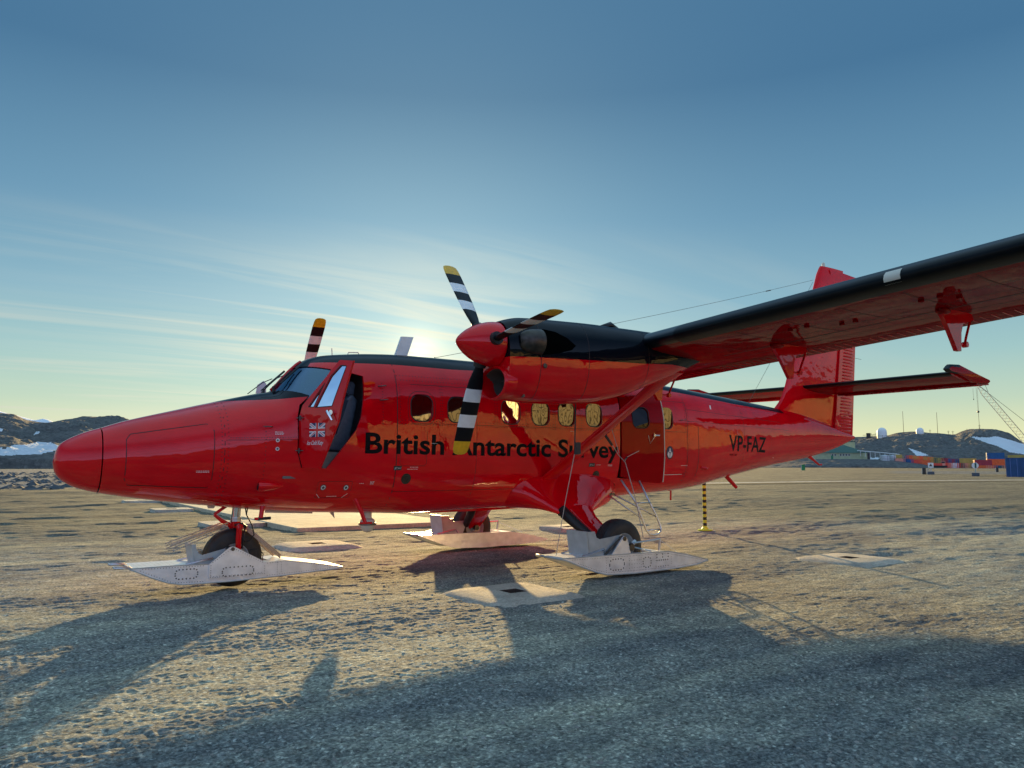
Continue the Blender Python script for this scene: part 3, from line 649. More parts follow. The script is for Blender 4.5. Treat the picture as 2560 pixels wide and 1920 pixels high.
for y in [-3.7-0.31*i for i in range(20)]:
    for k_ in range(20):
        x = 6.12+0.05*k_; zb_ = zbot(x, y+0.02)-0.0025; rb.faces.new([rb.verts.new((x+0.006*math.cos(k*1.2566), y+0.02+0.006*math.sin(k*1.2566), zb_)) for k in range(5)])
obj('wing_rivets', rb, M['rivet'], wing)
# small access cups under the wing
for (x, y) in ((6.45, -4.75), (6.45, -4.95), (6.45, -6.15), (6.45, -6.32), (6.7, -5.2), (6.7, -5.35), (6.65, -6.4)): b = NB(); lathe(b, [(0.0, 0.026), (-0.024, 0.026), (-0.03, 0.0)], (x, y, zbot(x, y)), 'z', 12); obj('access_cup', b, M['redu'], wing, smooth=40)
# flap: slotted trailing section with closely spaced ribs
for s in (-1, 1):
    b = NB(); rings = []
    for i in range(31):
        y = s*(0.95+i*(9.75-0.95)/30); z0 = zle(y)-0.055
        rings.append([(7.78, y, z0+0.055), (7.88, y, z0+0.045), (8.13, y, z0-0.045), (8.13, y, z0-0.055), (7.80, y, z0-0.03), (7.74, y, z0+0.0)])
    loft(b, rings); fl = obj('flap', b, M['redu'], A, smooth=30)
    b = NB(); y = 1.0
    while y < 9.7:
        z0 = zle(y)-0.055; yy = s*y
        prism(b, [(7.84, z0-0.030), (8.12, z0-0.052), (8.12, z0-0.0575), (7.84, z0-0.040)], 'y', yy-0.004, yy+0.004); y += 0.11
    obj('flap_ribs', b, M['red'], fl)
# hinge brackets
def hanger(y, inner=False):
    dz = zle(y)-zle(4.2); b = NB()
    P_ = [(6.98, 2.96), (7.0, 2.85), (7.10, 2.74), (7.27, 2.51), (7.345, 2.51), (7.37, 2.70), (7.42, 2.80), (7.66, 2.86), (7.62, 2.92)]
    prism(b, [(x+0.02, z+dz) for x, z in P_], 'y', y-0.022, y+0.022)
    hb = obj('flap_bracket', b, M['red'], wing)
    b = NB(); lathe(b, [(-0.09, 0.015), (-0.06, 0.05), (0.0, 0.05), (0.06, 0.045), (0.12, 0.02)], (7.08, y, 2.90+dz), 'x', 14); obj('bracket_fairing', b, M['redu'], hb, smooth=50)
    b = NB(); tube(b, [(7.72, y+0.03, 2.88+dz), (7.60, y+0.03, 2.68+dz), (7.56, y+0.03, 2.60+dz)], 0.014, 6); tube(b, [(7.36, y+0.03, 2.60+dz), (7.56, y+0.03, 2.60+dz)], 0.012, 6); tube(b, [(7.56, y, 2.60+dz), (7.56, y+0.05, 2.60+dz)], 0.03, 8)
    obj('flap_rod', b, M['red'], hb)
for y in (-4.12, -6.05, -8.1, -1.95, 1.95, 4.12, 6.05, 8.1): hanger(y)
# stall-strip plate on the port leading edge
b = NB(); pl = []
for y in (-6.12, -6.27):
    pl.append([(5.86+u, y, zle(y)+w_) for u, w_ in ((0.045, 0.078), (0.012, 0.048), (-0.004, 0.01), (0.006, -0.022), (0.03, -0.045))])
loft(b, pl, cap=False, closed=False); obj('erosion_plate', b, M['cream'], wing, smooth=True)

# ---- engines
NYC = 2.81
nT = pchip([3.90, 4.0, 4.16, 4.7, 5.3, 6.2, 6.9, 7.25], [3.03, 3.065, 3.10, 3.125, 3.14, 3.14, 3.06, 2.93])
nB = pchip([3.90, 3.95, 4.2, 4.5, 5.14, 5.5, 6.28, 6.9, 7.25], [2.22, 2.19, 2.16, 2.155, 2.19, 2.25, 2.49, 2.72, 2.86])
nW = pchip([3.90, 4.0, 4.3, 5.0, 5.8, 6.5, 7.25], [0.285, 0.30, 0.335, 0.355, 0.345, 0.26, 0.05])
def nring(x, s, n=72):
    zt, zb, w = float(nT(x)), float(nB(x)), float(nW(x)); zc = zb+(zt-zb)*0.54; out = []
    for k in range(n):
        a = 2*math.pi*k/n; c, sn = math.cos(a), math.sin(a); e = 2/2.5
        out.append((x, s*NYC + w*math.copysign(abs(c)**e, c), zc + ((zt-zc) if sn > 0 else (zc-zb))*math.copysign(abs(sn)**(2/2.2), sn)))
    return out
def blade_mesh(b, root, ang, s):
    """feathered blade: chord along x; ang from +z towards -y"""
    rad = Vector((0, -math.sin(ang), math.cos(ang))); lat = rad.cross(Vector((1, 0, 0)))
    st = [(0.13, .042, .042), (0.24, .045, .040), (0.32, .060, .030), (0.42, .085, .022), (0.55, .100, .018), (0.70, .107, .014), (0.815, .108, .012), (0.82, .108, .012), (0.96, .108, .011), (0.965, .108, .011), (1.11, .107, .009), (1.115, .107, .009), (1.22, .100, .008), (1.27, .088, .007), (1.29, .060, .006), (1.296, .03, .004)]
    cuts = [0, .30, .43, .52, .67, .82, .97, 1.12, 1.30]; st2 = []
    rs = sorted(set([q[0] for q in st] + [.52, .67, .82, .97, 1.135])); hw = lambda r_: np.interp(r_, [q[0] for q in st], [q[1] for q in st]); th = lambda r_: np.interp(r_, [q[0] for q in st], [q[2] for q in st])
    rings = []
    for r_ in rs:
        tw = R(12)*(1-r_/1.3); ring = []
        for k in range(20):
            a = 2*math.pi*k/20; cx, cy = math.cos(a)*hw(r_), math.sin(a)*th(r_)
            sweep = 0.0
            ring.append(root + rad*r_ + Vector((1, 0, 0))*(cx*math.cos(tw)-cy*math.sin(tw)+sweep) + lat*(cx*math.sin(tw)+cy*math.cos(tw)))
        rings.append(ring)
    loft(b, rings); b.faces.ensure_lookup_table()
    for f in b.faces:
        r_ = (f.calc_center_median()-root).dot(rad)
        f.material_index = 1 if r_ > 1.135 else (0 if r_ > .97 else (2 if r_ > .82 else (0 if r_ > .67 else (2 if r_ > .52 else 0))))
for s, phase in ((-1, -37.1), (1, 36.0)):
    b = NB(); xs = [3.90+0.04*i for i in range(84)]; xs = [x for x in xs if x <= 7.25]
    loft(b, [nring(x, s) for x in xs]); bmesh.ops.recalc_face_normals(b, faces=b.faces); mm = bpy.data.meshes.new('n'); b.to_mesh(mm); b.free(); mm.materials.append(M['nac']); mm.materials.append(M['duct'])
    cutb = NB(); lathe(cutb, [(0, 0.166), (0.45, 0.14)], (3.80, s*NYC, 2.35), 'x', 40, cap=True)
    for v in cutb.verts: v.co.y = s*NYC+(v.co.y-s*NYC)*1.5
    mm = boolean(mm, cutb)
    nac = obj('engine_nacelle', mm, None, A, smooth=35)
    for p in mm.polygons:
        c = p.center
        if c.x > 3.945 and c.x < 4.30 and ((c.y-s*NYC)/0.262)**2+((c.z-2.35)/0.172)**2 < 1 and c.z < 2.53 and ((c.y-s*NYC)*p.normal.y+(c.z-2.35)*p.normal.z <= 0.001): p.material_index = 1
    b = NB(); n_ = 40; rr = []
    for t_, k_ in ((0.10, 1.10), (-0.02, 1.12), (-0.055, 1.06), (-0.055, 1.0), (-0.02, 0.95), (0.12, 0.93)):
        rr.append([(3.91+t_, s*NYC+0.245*k_*math.cos(2*math.pi*k/n_), 2.355+0.170*k_*math.sin(2*math.pi*k/n_)) for k in range(n_)])
    loft(b, rr, cap=False); obj('intake_lip', b, M['red'], nac, smooth=True)
    b = NB(); box(b, 4.14, 4.16, s*NYC-0.19, s*NYC+0.19, 2.2, 2.5); box(b, 4.10, 4.14, s*NYC-0.19, s*NYC+0.19, 2.40, 2.41); obj('intake_screen', b, M['duct'], nac)
    # exhaust stub on each side
    for es in (-1, 1):
        y0 = s*NYC+es*0.27; b = NB(); rings = []
        for i in range(9):
            a = R(90*i/8); off_ = 0.13*math.sin(a)+0.01; xx = 4.30-0.30*math.cos(a)+(0 if i < 8 else 0); h = 0.05+0.085*math.sin(a)
            rings.append([(4.02+0.26*(1-math.cos(a)), y0+es*(0.03+off_*0.95*math.cos(t_)) if math.cos(t_) > 0 else y0+es*(0.03+0.0*math.cos(t_)), 2.795+h*math.sin(t_)*1.1) for t_ in [2*math.pi*k/24 for k in range(24)]])
        loft(b, rings, cap=False); ex_ = obj('exhaust_stub', b, M['exhaust'], nac, smooth=50)
        b = NB(); b.faces.new([b.verts.new((4.275, p[1], p[2])) for p in rings[-1]]); obj('exhaust_opening', b, M['void'], ex_)
        b = NB(); tear = [(4.20, 2.93), (4.35, 2.955), (4.5, 2.94), (4.65, 2.88), (4.76, 2.80), (4.70, 2.745), (4.5, 2.69), (4.3, 2.66), (4.2, 2.67)]; cs = []
        for (x, z) in tear:
            zt, zb, w = float(nT(x)), float(nB(x)), float(nW(x)); zc = zb+(zt-zb)*0.54; q = min(1, abs(z-zc)/((zt-zc) if z > zc else (zc-zb)))
            cs.append(b.verts.new((x, s*NYC+es*(w*(1-q**2.2)**(1/2.5)+0.004), z)))
        x, z = 4.45, 2.81; c_ = b.verts.new((x, s*NYC+es*(float(nW(x))+0.004), z))
        for i in range(len(cs)): b.faces.new((cs[i], cs[(i+1) % len(cs)], c_))
        obj('exhaust_recess', b, M['void'], nac)  # flat black patch stands in for a shaded hollow
    # cowling details
    b = NB(); y0 = s*(NYC)-float(nW(4.32))-0.0; lathe(b, [(-0.012, 0.028), (-0.02, 0.02), (-0.02, 0.0)], (4.33, s*NYC-float(nW(4.3))*0.985, 2.54), 'y', 16); obj('cowl_fastener', b, M['steel'], nac)
    for x in (4.28, 4.95, 5.92):
        for q0, q1 in ((0, 71),):
            b = NB()
            rg = nring(x, s); rg2 = nring(x+0.007, s); c0 = Vector((x, s*NYC, 2.65))
            A_ = [b.verts.new(c0+(Vector(p)-c0)*1.0025) for p in rg]; B_ = [b.verts.new(c0+(Vector(p)-c0)*1.0025) for p in rg2]
            for k in range(72): b.faces.new((A_[k], A_[(k+1) % 72], B_[(k+1) % 72], B_[k]))
            obj('cowl_seam', b, M['seam'], nac)
    # propeller
    pr_ = empty('propeller', (3.80, s*NYC, 2.775), None, None); pr_.parent = A; pr_.matrix_parent_inverse = Matrix.Translation(-A.location)
    b = NB(); lathe(b, [(0.0, 0.001), (0.006, 0.022), (0.03, 0.055), (0.07, 0.092), (0.13, 0.138), (0.20, 0.178), (0.28, 0.212), (0.36, 0.236), (0.43, 0.248), (0.49, 0.250), (0.49, 0.225)], (3.40, s*NYC, 2.775), 'x', 56, cap=True)
    obj('spinner', b, M['red'], pr_, smooth=40)
    for k in range(3):
        b = NB(); blade_mesh(b, Vector((3.76, s*NYC, 2.775)), R(phase+120*k), s); bl = obj('propeller_blade', b, [M['blade'], M['yellow'], M['white']], pr_, smooth=60)
        ang = R(phase+120*k); rad = Vector((0, -math.sin(ang), math.cos(ang))); b = NB(); tube(b, [Vector((3.76, s*NYC, 2.775))+rad*r_ for r_ in (0.20, 0.262)], [0.075, 0.070], 20); obj('blade_cuff', b, M['rubber'], bl)
    # wing strut
    b = NB(); P0, P1 = Vector((6.15, s*0.83, 1.26)), Vector((6.55, s*2.95, 2.68)); d = (P1-P0).normalized(); cx = Vector((1, 0, 0)); cx = (cx-d*cx.dot(d)).normalized(); nn = d.cross(cx)
    rings = []
    for i in range(9):
        f = i/8; c_ = P0.lerp(P1, f); hw_ = 0.135 + 0.03*(1-f)**4 + (0.10*max(0, (f-0.82)/0.18)); t_ = 0.035
        rings.append([c_ + cx*(hw_*math.cos(a)*(1.0 if math.cos(a) > 0 else 0.8)) + nn*(t_*math.sin(a)) for a in [2*math.pi*k/24 for k in range(24)]])
    loft(b, rings); obj('wing_strut', b, M['red'], A, smooth=50)

# ---- tail
def foil(x0, x1, t, n=14, cut=1.0):
    up = []; lo = []
    for i in range(n+1):
        u = cut*0.5*(1-math.cos(math.pi*i/n)); h = 5*t*(0.2969*math.sqrt(u)-0.1260*u-0.3516*u*u+0.2843*u**3-0.1036*u**4)
        up.append((x0+(x1-x0)*u, h)); lo.append((x0+(x1-x0)*u, -h))
    return up + (lo[:0:-1] if cut < 1 else lo[-2:0:-1])
finLE = pchip([2.45, 2.62, 2.87, 3.45, 5.35, 5.84, 5.93], [12.4, 12.72, 12.98, 13.27, 14.28, 14.52, 14.60])
hinge = lambda z: 14.74 + (z-2.07)*0.18
rudTE = lambda z: 15.56 + (z-2.06)*0.136
b = NB(); rings = []
for z in [2.05, 2.2, 2.45, 2.55, 2.62, 2.75, 2.87, 3.1, 3.45, 4.0, 4.5, 5.0, 5.35, 5.7, 5.84, 5.91]:
    k = 1.0 if z < 5.8 else 0.55; le = float(finLE(z)) if z > 2.45 else 12.4+(2.45-z)*2.5
    te_ = rudTE(z); rings.append([(x, y*k, z) for x, y in foil(le, te_, 0.125*2.3/(te_-le), cut=(hinge(z)-le)/(te_-le))])
loft(b, rings); fin = obj('fin', b, M['red'], A, smooth=50)
b = NB(); lathe(b, [(0, 0.035), (0.08, 0.033), (0.10, 0.02), (0.11, 0)], (14.72, 0, 5.91), 'z', 14); obj('beacon', b, M['cream'], fin, smooth=True)
b = NB(); rings = []
for z in [2.12, 2.16, 3.0, 4.0, 5.0, 5.45, 5.5, 5.75, 5.84]:
    hx = hinge(z)+0.015 if z < 5.47 else 14.85; k = 1 if z < 5.8 else 0.4
    rings.append([(x, y*k, z+(0.06*(1-(x-hx)/(rudTE(z)-hx)) if z > 5.7 else 0)) for x, y in ([(hx, -0.075), (hx, 0.075), (rudTE(z), 0.008), (rudTE(z), -0.008)] if z < 5.47 else [(hx, -0.085), (hx, 0.085), (rudTE(z), 0.008), (rudTE(z), -0.008)])])
loft(b, rings); rud = obj('rudder', b, M['red'], A, smooth=30)
b = NB(); z = 2.22
while z < 5.25:
    hx, tx = hinge(z)+0.17, rudTE(z)-0.09
    for s in (-1, 1):
        f0 = (hx-hinge(z))/(rudTE(z)-hinge(z)); f1 = (tx-hinge(z))/(rudTE(z)-hinge(z)); y0, y1 = 0.075*(1-f0)+0.008*f0, 0.075*(1-f1)+0.008*f1
        tube(b, [(hx, s*y0, z), (hx+0.05, s*(y0+0.010), z), (tx-0.05, s*(y1+0.010), z), (tx, s*y1, z)], [0.006, 0.019, 0.019, 0.006], 8)
    z += 0.074
obj('rudder_ribs', b, M['red'], rud, smooth=50)
b = NB()
for z in (3.92, 4.6): tube(b, [(rudTE(z)-0.02, 0, z), (rudTE(z)+0.28, 0, z-0.01)], 0.004, 5)
obj('static_wick', b, M['steel'], rud)
b = NB()
for (x0, z0, x1, z1) in ((13.9, 2.2, 14.55, 5.5), (13.45, 2.5, 14.75, 2.9), (14.0, 3.0, 14.95, 3.3)):
    tube(b, [(x0, -0.11, z0), (x1, -0.085, z1)], 0.003, 4)
# tailplane
zt_ = lambda y: 3.13 + (0.012*y if y > 0 else 0)
b = NB(); rings = []
for i in range(25):
    y = -3.06 + 6.12*i/24; k = 1.0
    rings.append([(x, y, zt_(y)+h-(x-13.68)*0.075) for x, h in foil(13.68, 15.30, 0.13, cut=0.635)])
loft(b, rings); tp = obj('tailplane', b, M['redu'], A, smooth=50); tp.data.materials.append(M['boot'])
for p in tp.data.polygons:
    if p.center.x < 13.80: p.material_index = 1
for s in (-1, 1):
    b = NB(); rings = [];
    for i in range(13):
        y = s*(0.22 + i*2.84/12); zz = zt_(y); rings.append([(14.70, y, zz-0.075+0.085), (14.70, y, zz-0.075-0.085), (15.20, y, zz-0.125-0.008), (15.20, y, zz-0.125+0.008)])
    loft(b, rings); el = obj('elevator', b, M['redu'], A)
    b = NB(); y = 0.30
    while y < 3.0:
        yy = s*y; zz = zt_(yy); tube(b, [(14.80, yy, zz-0.145), (14.86, yy, zz-0.160), (15.12, yy, zz-0.140), (15.18, yy, zz-0.130)], [0.004, 0.012, 0.010, 0.004], 6); y += 0.095
    obj('elevator_ribs', b, M['red'], el)
    b = NB(); rings = []
    for y_, k in ((3.02, 0.8), (3.05, 1.0), (3.10, 1.0), (3.13, 0.6)):
        ring = []
        for x, h in [(13.50, 0.02), (13.60, 0.10), (13.95, 0.13), (14.5, 0.06), (15.08, -0.04), (15.10, -0.08), (14.5, -0.12), (13.9, -0.03), (13.6, -0.03)]:
            ring.append((x, s*y_, zt_(s*3)+0.04+h*k*1.1-(x-13.5)*0.04))
        rings.append(ring)
    loft(b, rings); tc_ = obj('tip_balance', b, M['redu'], el, smooth=35); tc_.data.materials.append(M['boot'])
    for p in tc_.data.polygons:
        if p.center.x < 14.1: p.material_index = 1
# tail bumper, antennas, drains
b = NB(); tube(b, [(11.12, -0.02, 1.26), (11.42, -0.02, 1.03)], [0.045, 0.035], 12); tube(b, [(9.62, 0, 1.03), (9.61, 0, 0.83)], 0.016, 8); tube(b, [(13.85, 0, 1.66), (14.05, 0, 1.56), (14.22, 0, 1.47), (14.32, 0, 1.47)], [0.05, 0.028, 0.022, 0.02], 8); tube(b, [(9.55, -0.74, 1.42), (9.62, -0.83, 1.40), (9.70, -0.80, 1.41)], [0.025, 0.03, 0.01], 8)
obj('tail_bumper', b, M['red'], A, smooth=50)
b = NB()
for (p0, p1, p2, p3, th) in (((4.06, 2.97), (4.25, 2.97), (4.36, 3.29), (4.17, 3.28), 0.02), ((8.62, 2.86), (8.72, 2.86), (8.76, 3.10), (8.66, 3.10), 0.012)): prism(b, [p0, p1, p2, p3], 'y', -th, th)
obj('blade_antenna', b, M['white'], A)
b = NB(); tube(b, [(3.15, 0, 2.9), (3.14, 0, 3.02)], 0.008, 6); tube(b, [(3.36, 0, 2.93), (3.38, 0, 2.985), (3.52, 0, 2.995), (3.55, 0, 2.94)], 0.008, 6); box(b, 4.62, 4.76, -0.05, 0.05, 2.97, 3.01); box(b, 5.4, 5.7, -0.06, 0.06, 2.97, 3.01); box(b, 8.0, 8.35, -0.08, 0.08, 2.88, 2.925); obj('roof_fitting', b, M['alu'], A)
b = NB(); tube(b, [(5.45, -2.81, 3.13), (5.6, -2.81, 3.175), (5.75, -2.81, 3.13)], [0.03, 0.045, 0.02], 10); obj('nacelle_vent', b, M['black'], A, smooth=True)
b = NB()
def wire(p, q, sag=0.03, n=12, r=0.0035): tube(b, [Vector(p).lerp(Vector(q), i/n)-Vector((0, 0, sag*4*(i/n)*(1-i/n))) for i in range(n+1)], r, 5)
wire((14.30, 0, 5.55), (4.72, 0, 3.02), 0.05); wire((14.28, 0, 5.5), (11.9, 0, 2.70), 0.02)
tube(b, [(12.6, 0, 5.11-0.04), (12.75, 0, 5.15-0.04)], 0.012, 6)
tube(b, [(4.72, 0, 2.97), (4.72, 0, 3.03)], 0.008, 6); obj('antenna_wire', b, M['steel'], A)
# scoop, pitot, step, belly dome
b = NB(); rings = []
for i, (x, k) in enumerate(((2.04, 0.9), (2.06, 1.0), (2.12, 1.0), (2.22, 0.75), (2.33, 0.15))):
    c_ = skinpt(x, 1.215, -1, 0); rings.append([(x, c_.y+0.02-0.075*k*max(0, math.cos(a))-0.01, 1.215+0.062*k*math.sin(a)) for a in [2*math.pi*j/20 for j in range(20)]])
loft(b, rings); obj('air_scoop', b, M['red'], fus, smooth=50)
b = NB(); c_ = skinpt(2.045, 1.215, -1, 0); b.faces.new([b.verts.new((2.037, c_.y+0.012-0.062*max(0, math.cos(a)), 1.215+0.05*math.sin(a))) for a in [2*math.pi*j/20 for j in range(20)]]); obj('scoop_mouth', b, M['rubber'], fus)
b = NB(); c_ = skinpt(2.10, 1.91, -1, 0); tube(b, [c_+Vector((0.06, 0, 0)), c_+Vector((0.03, -0.05, 0)), c_+Vector((-0.07, -0.055, 0))], [0.008, 0.007, 0.005], 6)
for (x, z) in ((3.45, 2.46), (3.46, 2.28), (8.95, 2.21)): q_ = skinpt(x, z, -1, 0.0); tube(b, [q_, q_+Vector((0.03, -0.05, 0.0)), q_+Vector((0.09, -0.05, 0.01))], 0.007, 6)
obj('pitot_probe', b, M['steel'], fus)
b = NB(); tube(b, [(2.16, -0.42, 0.97), (2.13, -0.45, 0.83)], [0.03, 0.026], 10); tube(b, [(2.06, -0.45, 0.825), (2.10, -0.45, 0.825)], 0.016, 8); bs = obj('crew_step', b, M['red'], A, smooth=50)
b = NB(); tube(b, [(2.10, -0.45, 0.825), (2.25, -0.45, 0.828)], 0.018, 8); obj('step_tread', b, M['rubber'], bs)
b = NB(); tube(b, [(3.25, -0.62, 1.04), (3.33, -0.66, 0.86), (3.37, -0.68, 0.74)], [0.03, 0.026, 0.024], 10); tube(b, [(3.30, -0.68, 0.735), (3.46, -0.68, 0.735)], 0.014, 8); obj('crew_step', b, M['red'], A, smooth=50)
b = NB(); lathe(b, [(0.28, 0.05), (0.16, 0.055), (0.14, 0.09), (0.10, 0.10)], (3.62, -0.2, 0.60), 'z', 28, cap=True); dm = obj('belly_turret', b, M['cream'], A, smooth=40)
b = NB(); lathe(b, [(0.10, 0.115), (0.07, 0.118)], (3.62, -0.2, 0.60), 'z', 28, cap=True); obj('turret_ring', b, M['steel'], dm)
b = NB(); lathe(b, [(0.07, 0.095), (0.04, 0.09), (0.0, 0.07), (-0.02, 0.04), (-0.03, 0.0)], (3.62, -0.2, 0.60), 'z', 28); obj('turret_dome', b, M['cream'], dm, smooth=True)
b = NB(); prism(b, [(3.15, 0.86), (3.22, 0.86), (3.24, 0.76)], 'y', -0.008, 0.008); prism(b, [(1.62, 0.99), (1.72, 0.98), (1.70, 0.94), (1.64, 0.94)], 'y', -0.02, 0.02); prism(b, [(2.3, 0.93), (2.9, 0.89), (2.9, 0.84), (2.3, 0.87)], 'y', -0.10, -0.06)
obj('belly_antenna', b, M['cream'], A)
b = NB(); prism(b, [(4.3, 0.855), (7.6, 0.90), (7.6, 0.84), (5.5, 0.79), (4.5, 0.79)], 'y', -0.16, 0.16); bmesh.ops.bevel(b, geom=b.edges[:], offset=0.02, segments=2, affect='EDGES'); obj('belly_fairing', b, M['red'], A, smooth=40)
# wipers and starboard mirror plate
for s in (-1, 1):
    b = NB()
    for (x0, x1, dy) in ((2.36, 2.62, 0.12),):
        q0, q1 = skinpt(2.36, 2.35, s, 0.02), Vector((2.33, s*0.14, 2.44)); tube(b, [Vector((2.31, s*0.20, 2.42)), Vector((2.38, s*0.19, 2.50)), Vector((2.54, s*0.16, 2.66))], 0.010, 6)
        tube(b, [Vector((2.36, s*0.30, 2.47)), Vector((2.60, s*0.27, 2.70))], 0.014, 5); tube(b, [Vector((2.13, s*0.28, 2.37)), Vector((2.30, s*0.24, 2.52)), Vector((2.42, s*0.21, 2.58))], 0.006, 5)
        tube(b, [Vector((2.31, s*0.20, 2.36)), Vector((2.31, s*0.20, 2.44))], 0.018, 8)
    obj('wiper', b, M['rubber'], A)
b = NB(); prism(b, [(2.42, 2.44), (2.56, 2.44), (2.56, 2.58), (2.52, 2.62), (2.44, 2.56)], 'y', 0.90, 0.92); obj('wing_mirror', b, M['decal'], A)
b = NB(); tube(b, [(2.5, 0.91, 2.47), (2.5, 0.72, 2.36)], 0.01, 6); obj('mirror_arm', b, M['steel'], A)

# ---- landing gear
def tyre(c, r, w, parent):
    wh = empty('wheel', (c[0], c[1], c[2]), None, None); wh.parent = A; wh.matrix_parent_inverse = Matrix.Translation(-A.location)
    b = NB(); pr2 = []
    for (t_, q) in ((-0.5, 0.50), (-0.52, 0.60), (-0.50, 0.78), (-0.44, 0.90), (-0.36, 0.965), (-0.30, 0.985), (-0.28, 0.95), (-0.26, 0.99), (-0.16, 0.998), (-0.14, 0.955), (-0.12, 0.999), (-0.02, 1.0), (0, 0.955), (0.02, 1.0), (0.12, 0.999), (0.14, 0.955), (0.16, 0.998), (0.26, 0.99), (0.28, 0.95), (0.30, 0.985), (0.36, 0.965), (0.44, 0.90), (0.50, 0.78), (0.52, 0.60), (0.5, 0.50)): pr2.append((t_*w, q*r))
    lathe(b, pr2, c, 'y', 64); to = obj('tyre', b, [M['tyre'], M['wall']], wh, smooth=50)
    for p in to.data.polygons:
        v = p.center-Vector(c); 
        if math.hypot(v.x, v.z) < r*0.80: p.material_index = 1
    b = NB(); lathe(b, [(-0.42*w, 0.0), (-0.44*w, 0.16*r), (-0.30*w, 0.22*r), (-0.28*w, 0.40*r), (-0.46*w, 0.47*r), (-0.47*w, 0.53*r), (0.47*w, 0.53*r), (0.46*w, 0.47*r), (0.28*w, 0.40*r), (0.30*w, 0.22*r), (0.44*w, 0.16*r), (0.42*w, 0)], c, 'y', 40); obj('rim', b, M['guard'], wh, smooth=35)
    return wh
def wloc_simple(p): return p.location.copy() if p.parent is None else p.location.copy()
def ski_body(name, outline_side, deck, y0, y1, parent, label=None):
    """hollow box ski: side profile (x,z) extruded, nose edge curled"""
    b = NB(); prism(b, outline_side, 'y', y0, y1); bmesh.ops.bevel(b, geom=[e for e in b.edges if abs(e.verts[0].co.y-e.verts[1].co.y) < 1e-4], offset=0.006, segments=2, affect='EDGES')
    return obj(name, b, M['ski'], parent, smooth=30)
def dots(b, pts, y, r=0.0075):
    r = r*1.25
    for (x, z) in pts: b.faces.new([b.verts.new((x+r*math.cos(2*math.pi*k/8), y, z+r*math.sin(2*math.pi*k/8))) for k in range(8)])
def along(P, d, closed=False):
    P = list(P)+([P[0]] if closed else []); out = []
    for a_, c_ in zip(P, P[1:]):
        L_ = math.hypot(c_[0]-a_[0], c_[1]-a_[1]); n = max(1, round(L_/d)); out += [(a_[0]+(c_[0]-a_[0])*k/n, a_[1]+(c_[1]-a_[1])*k/n) for k in range(n)]
    return out
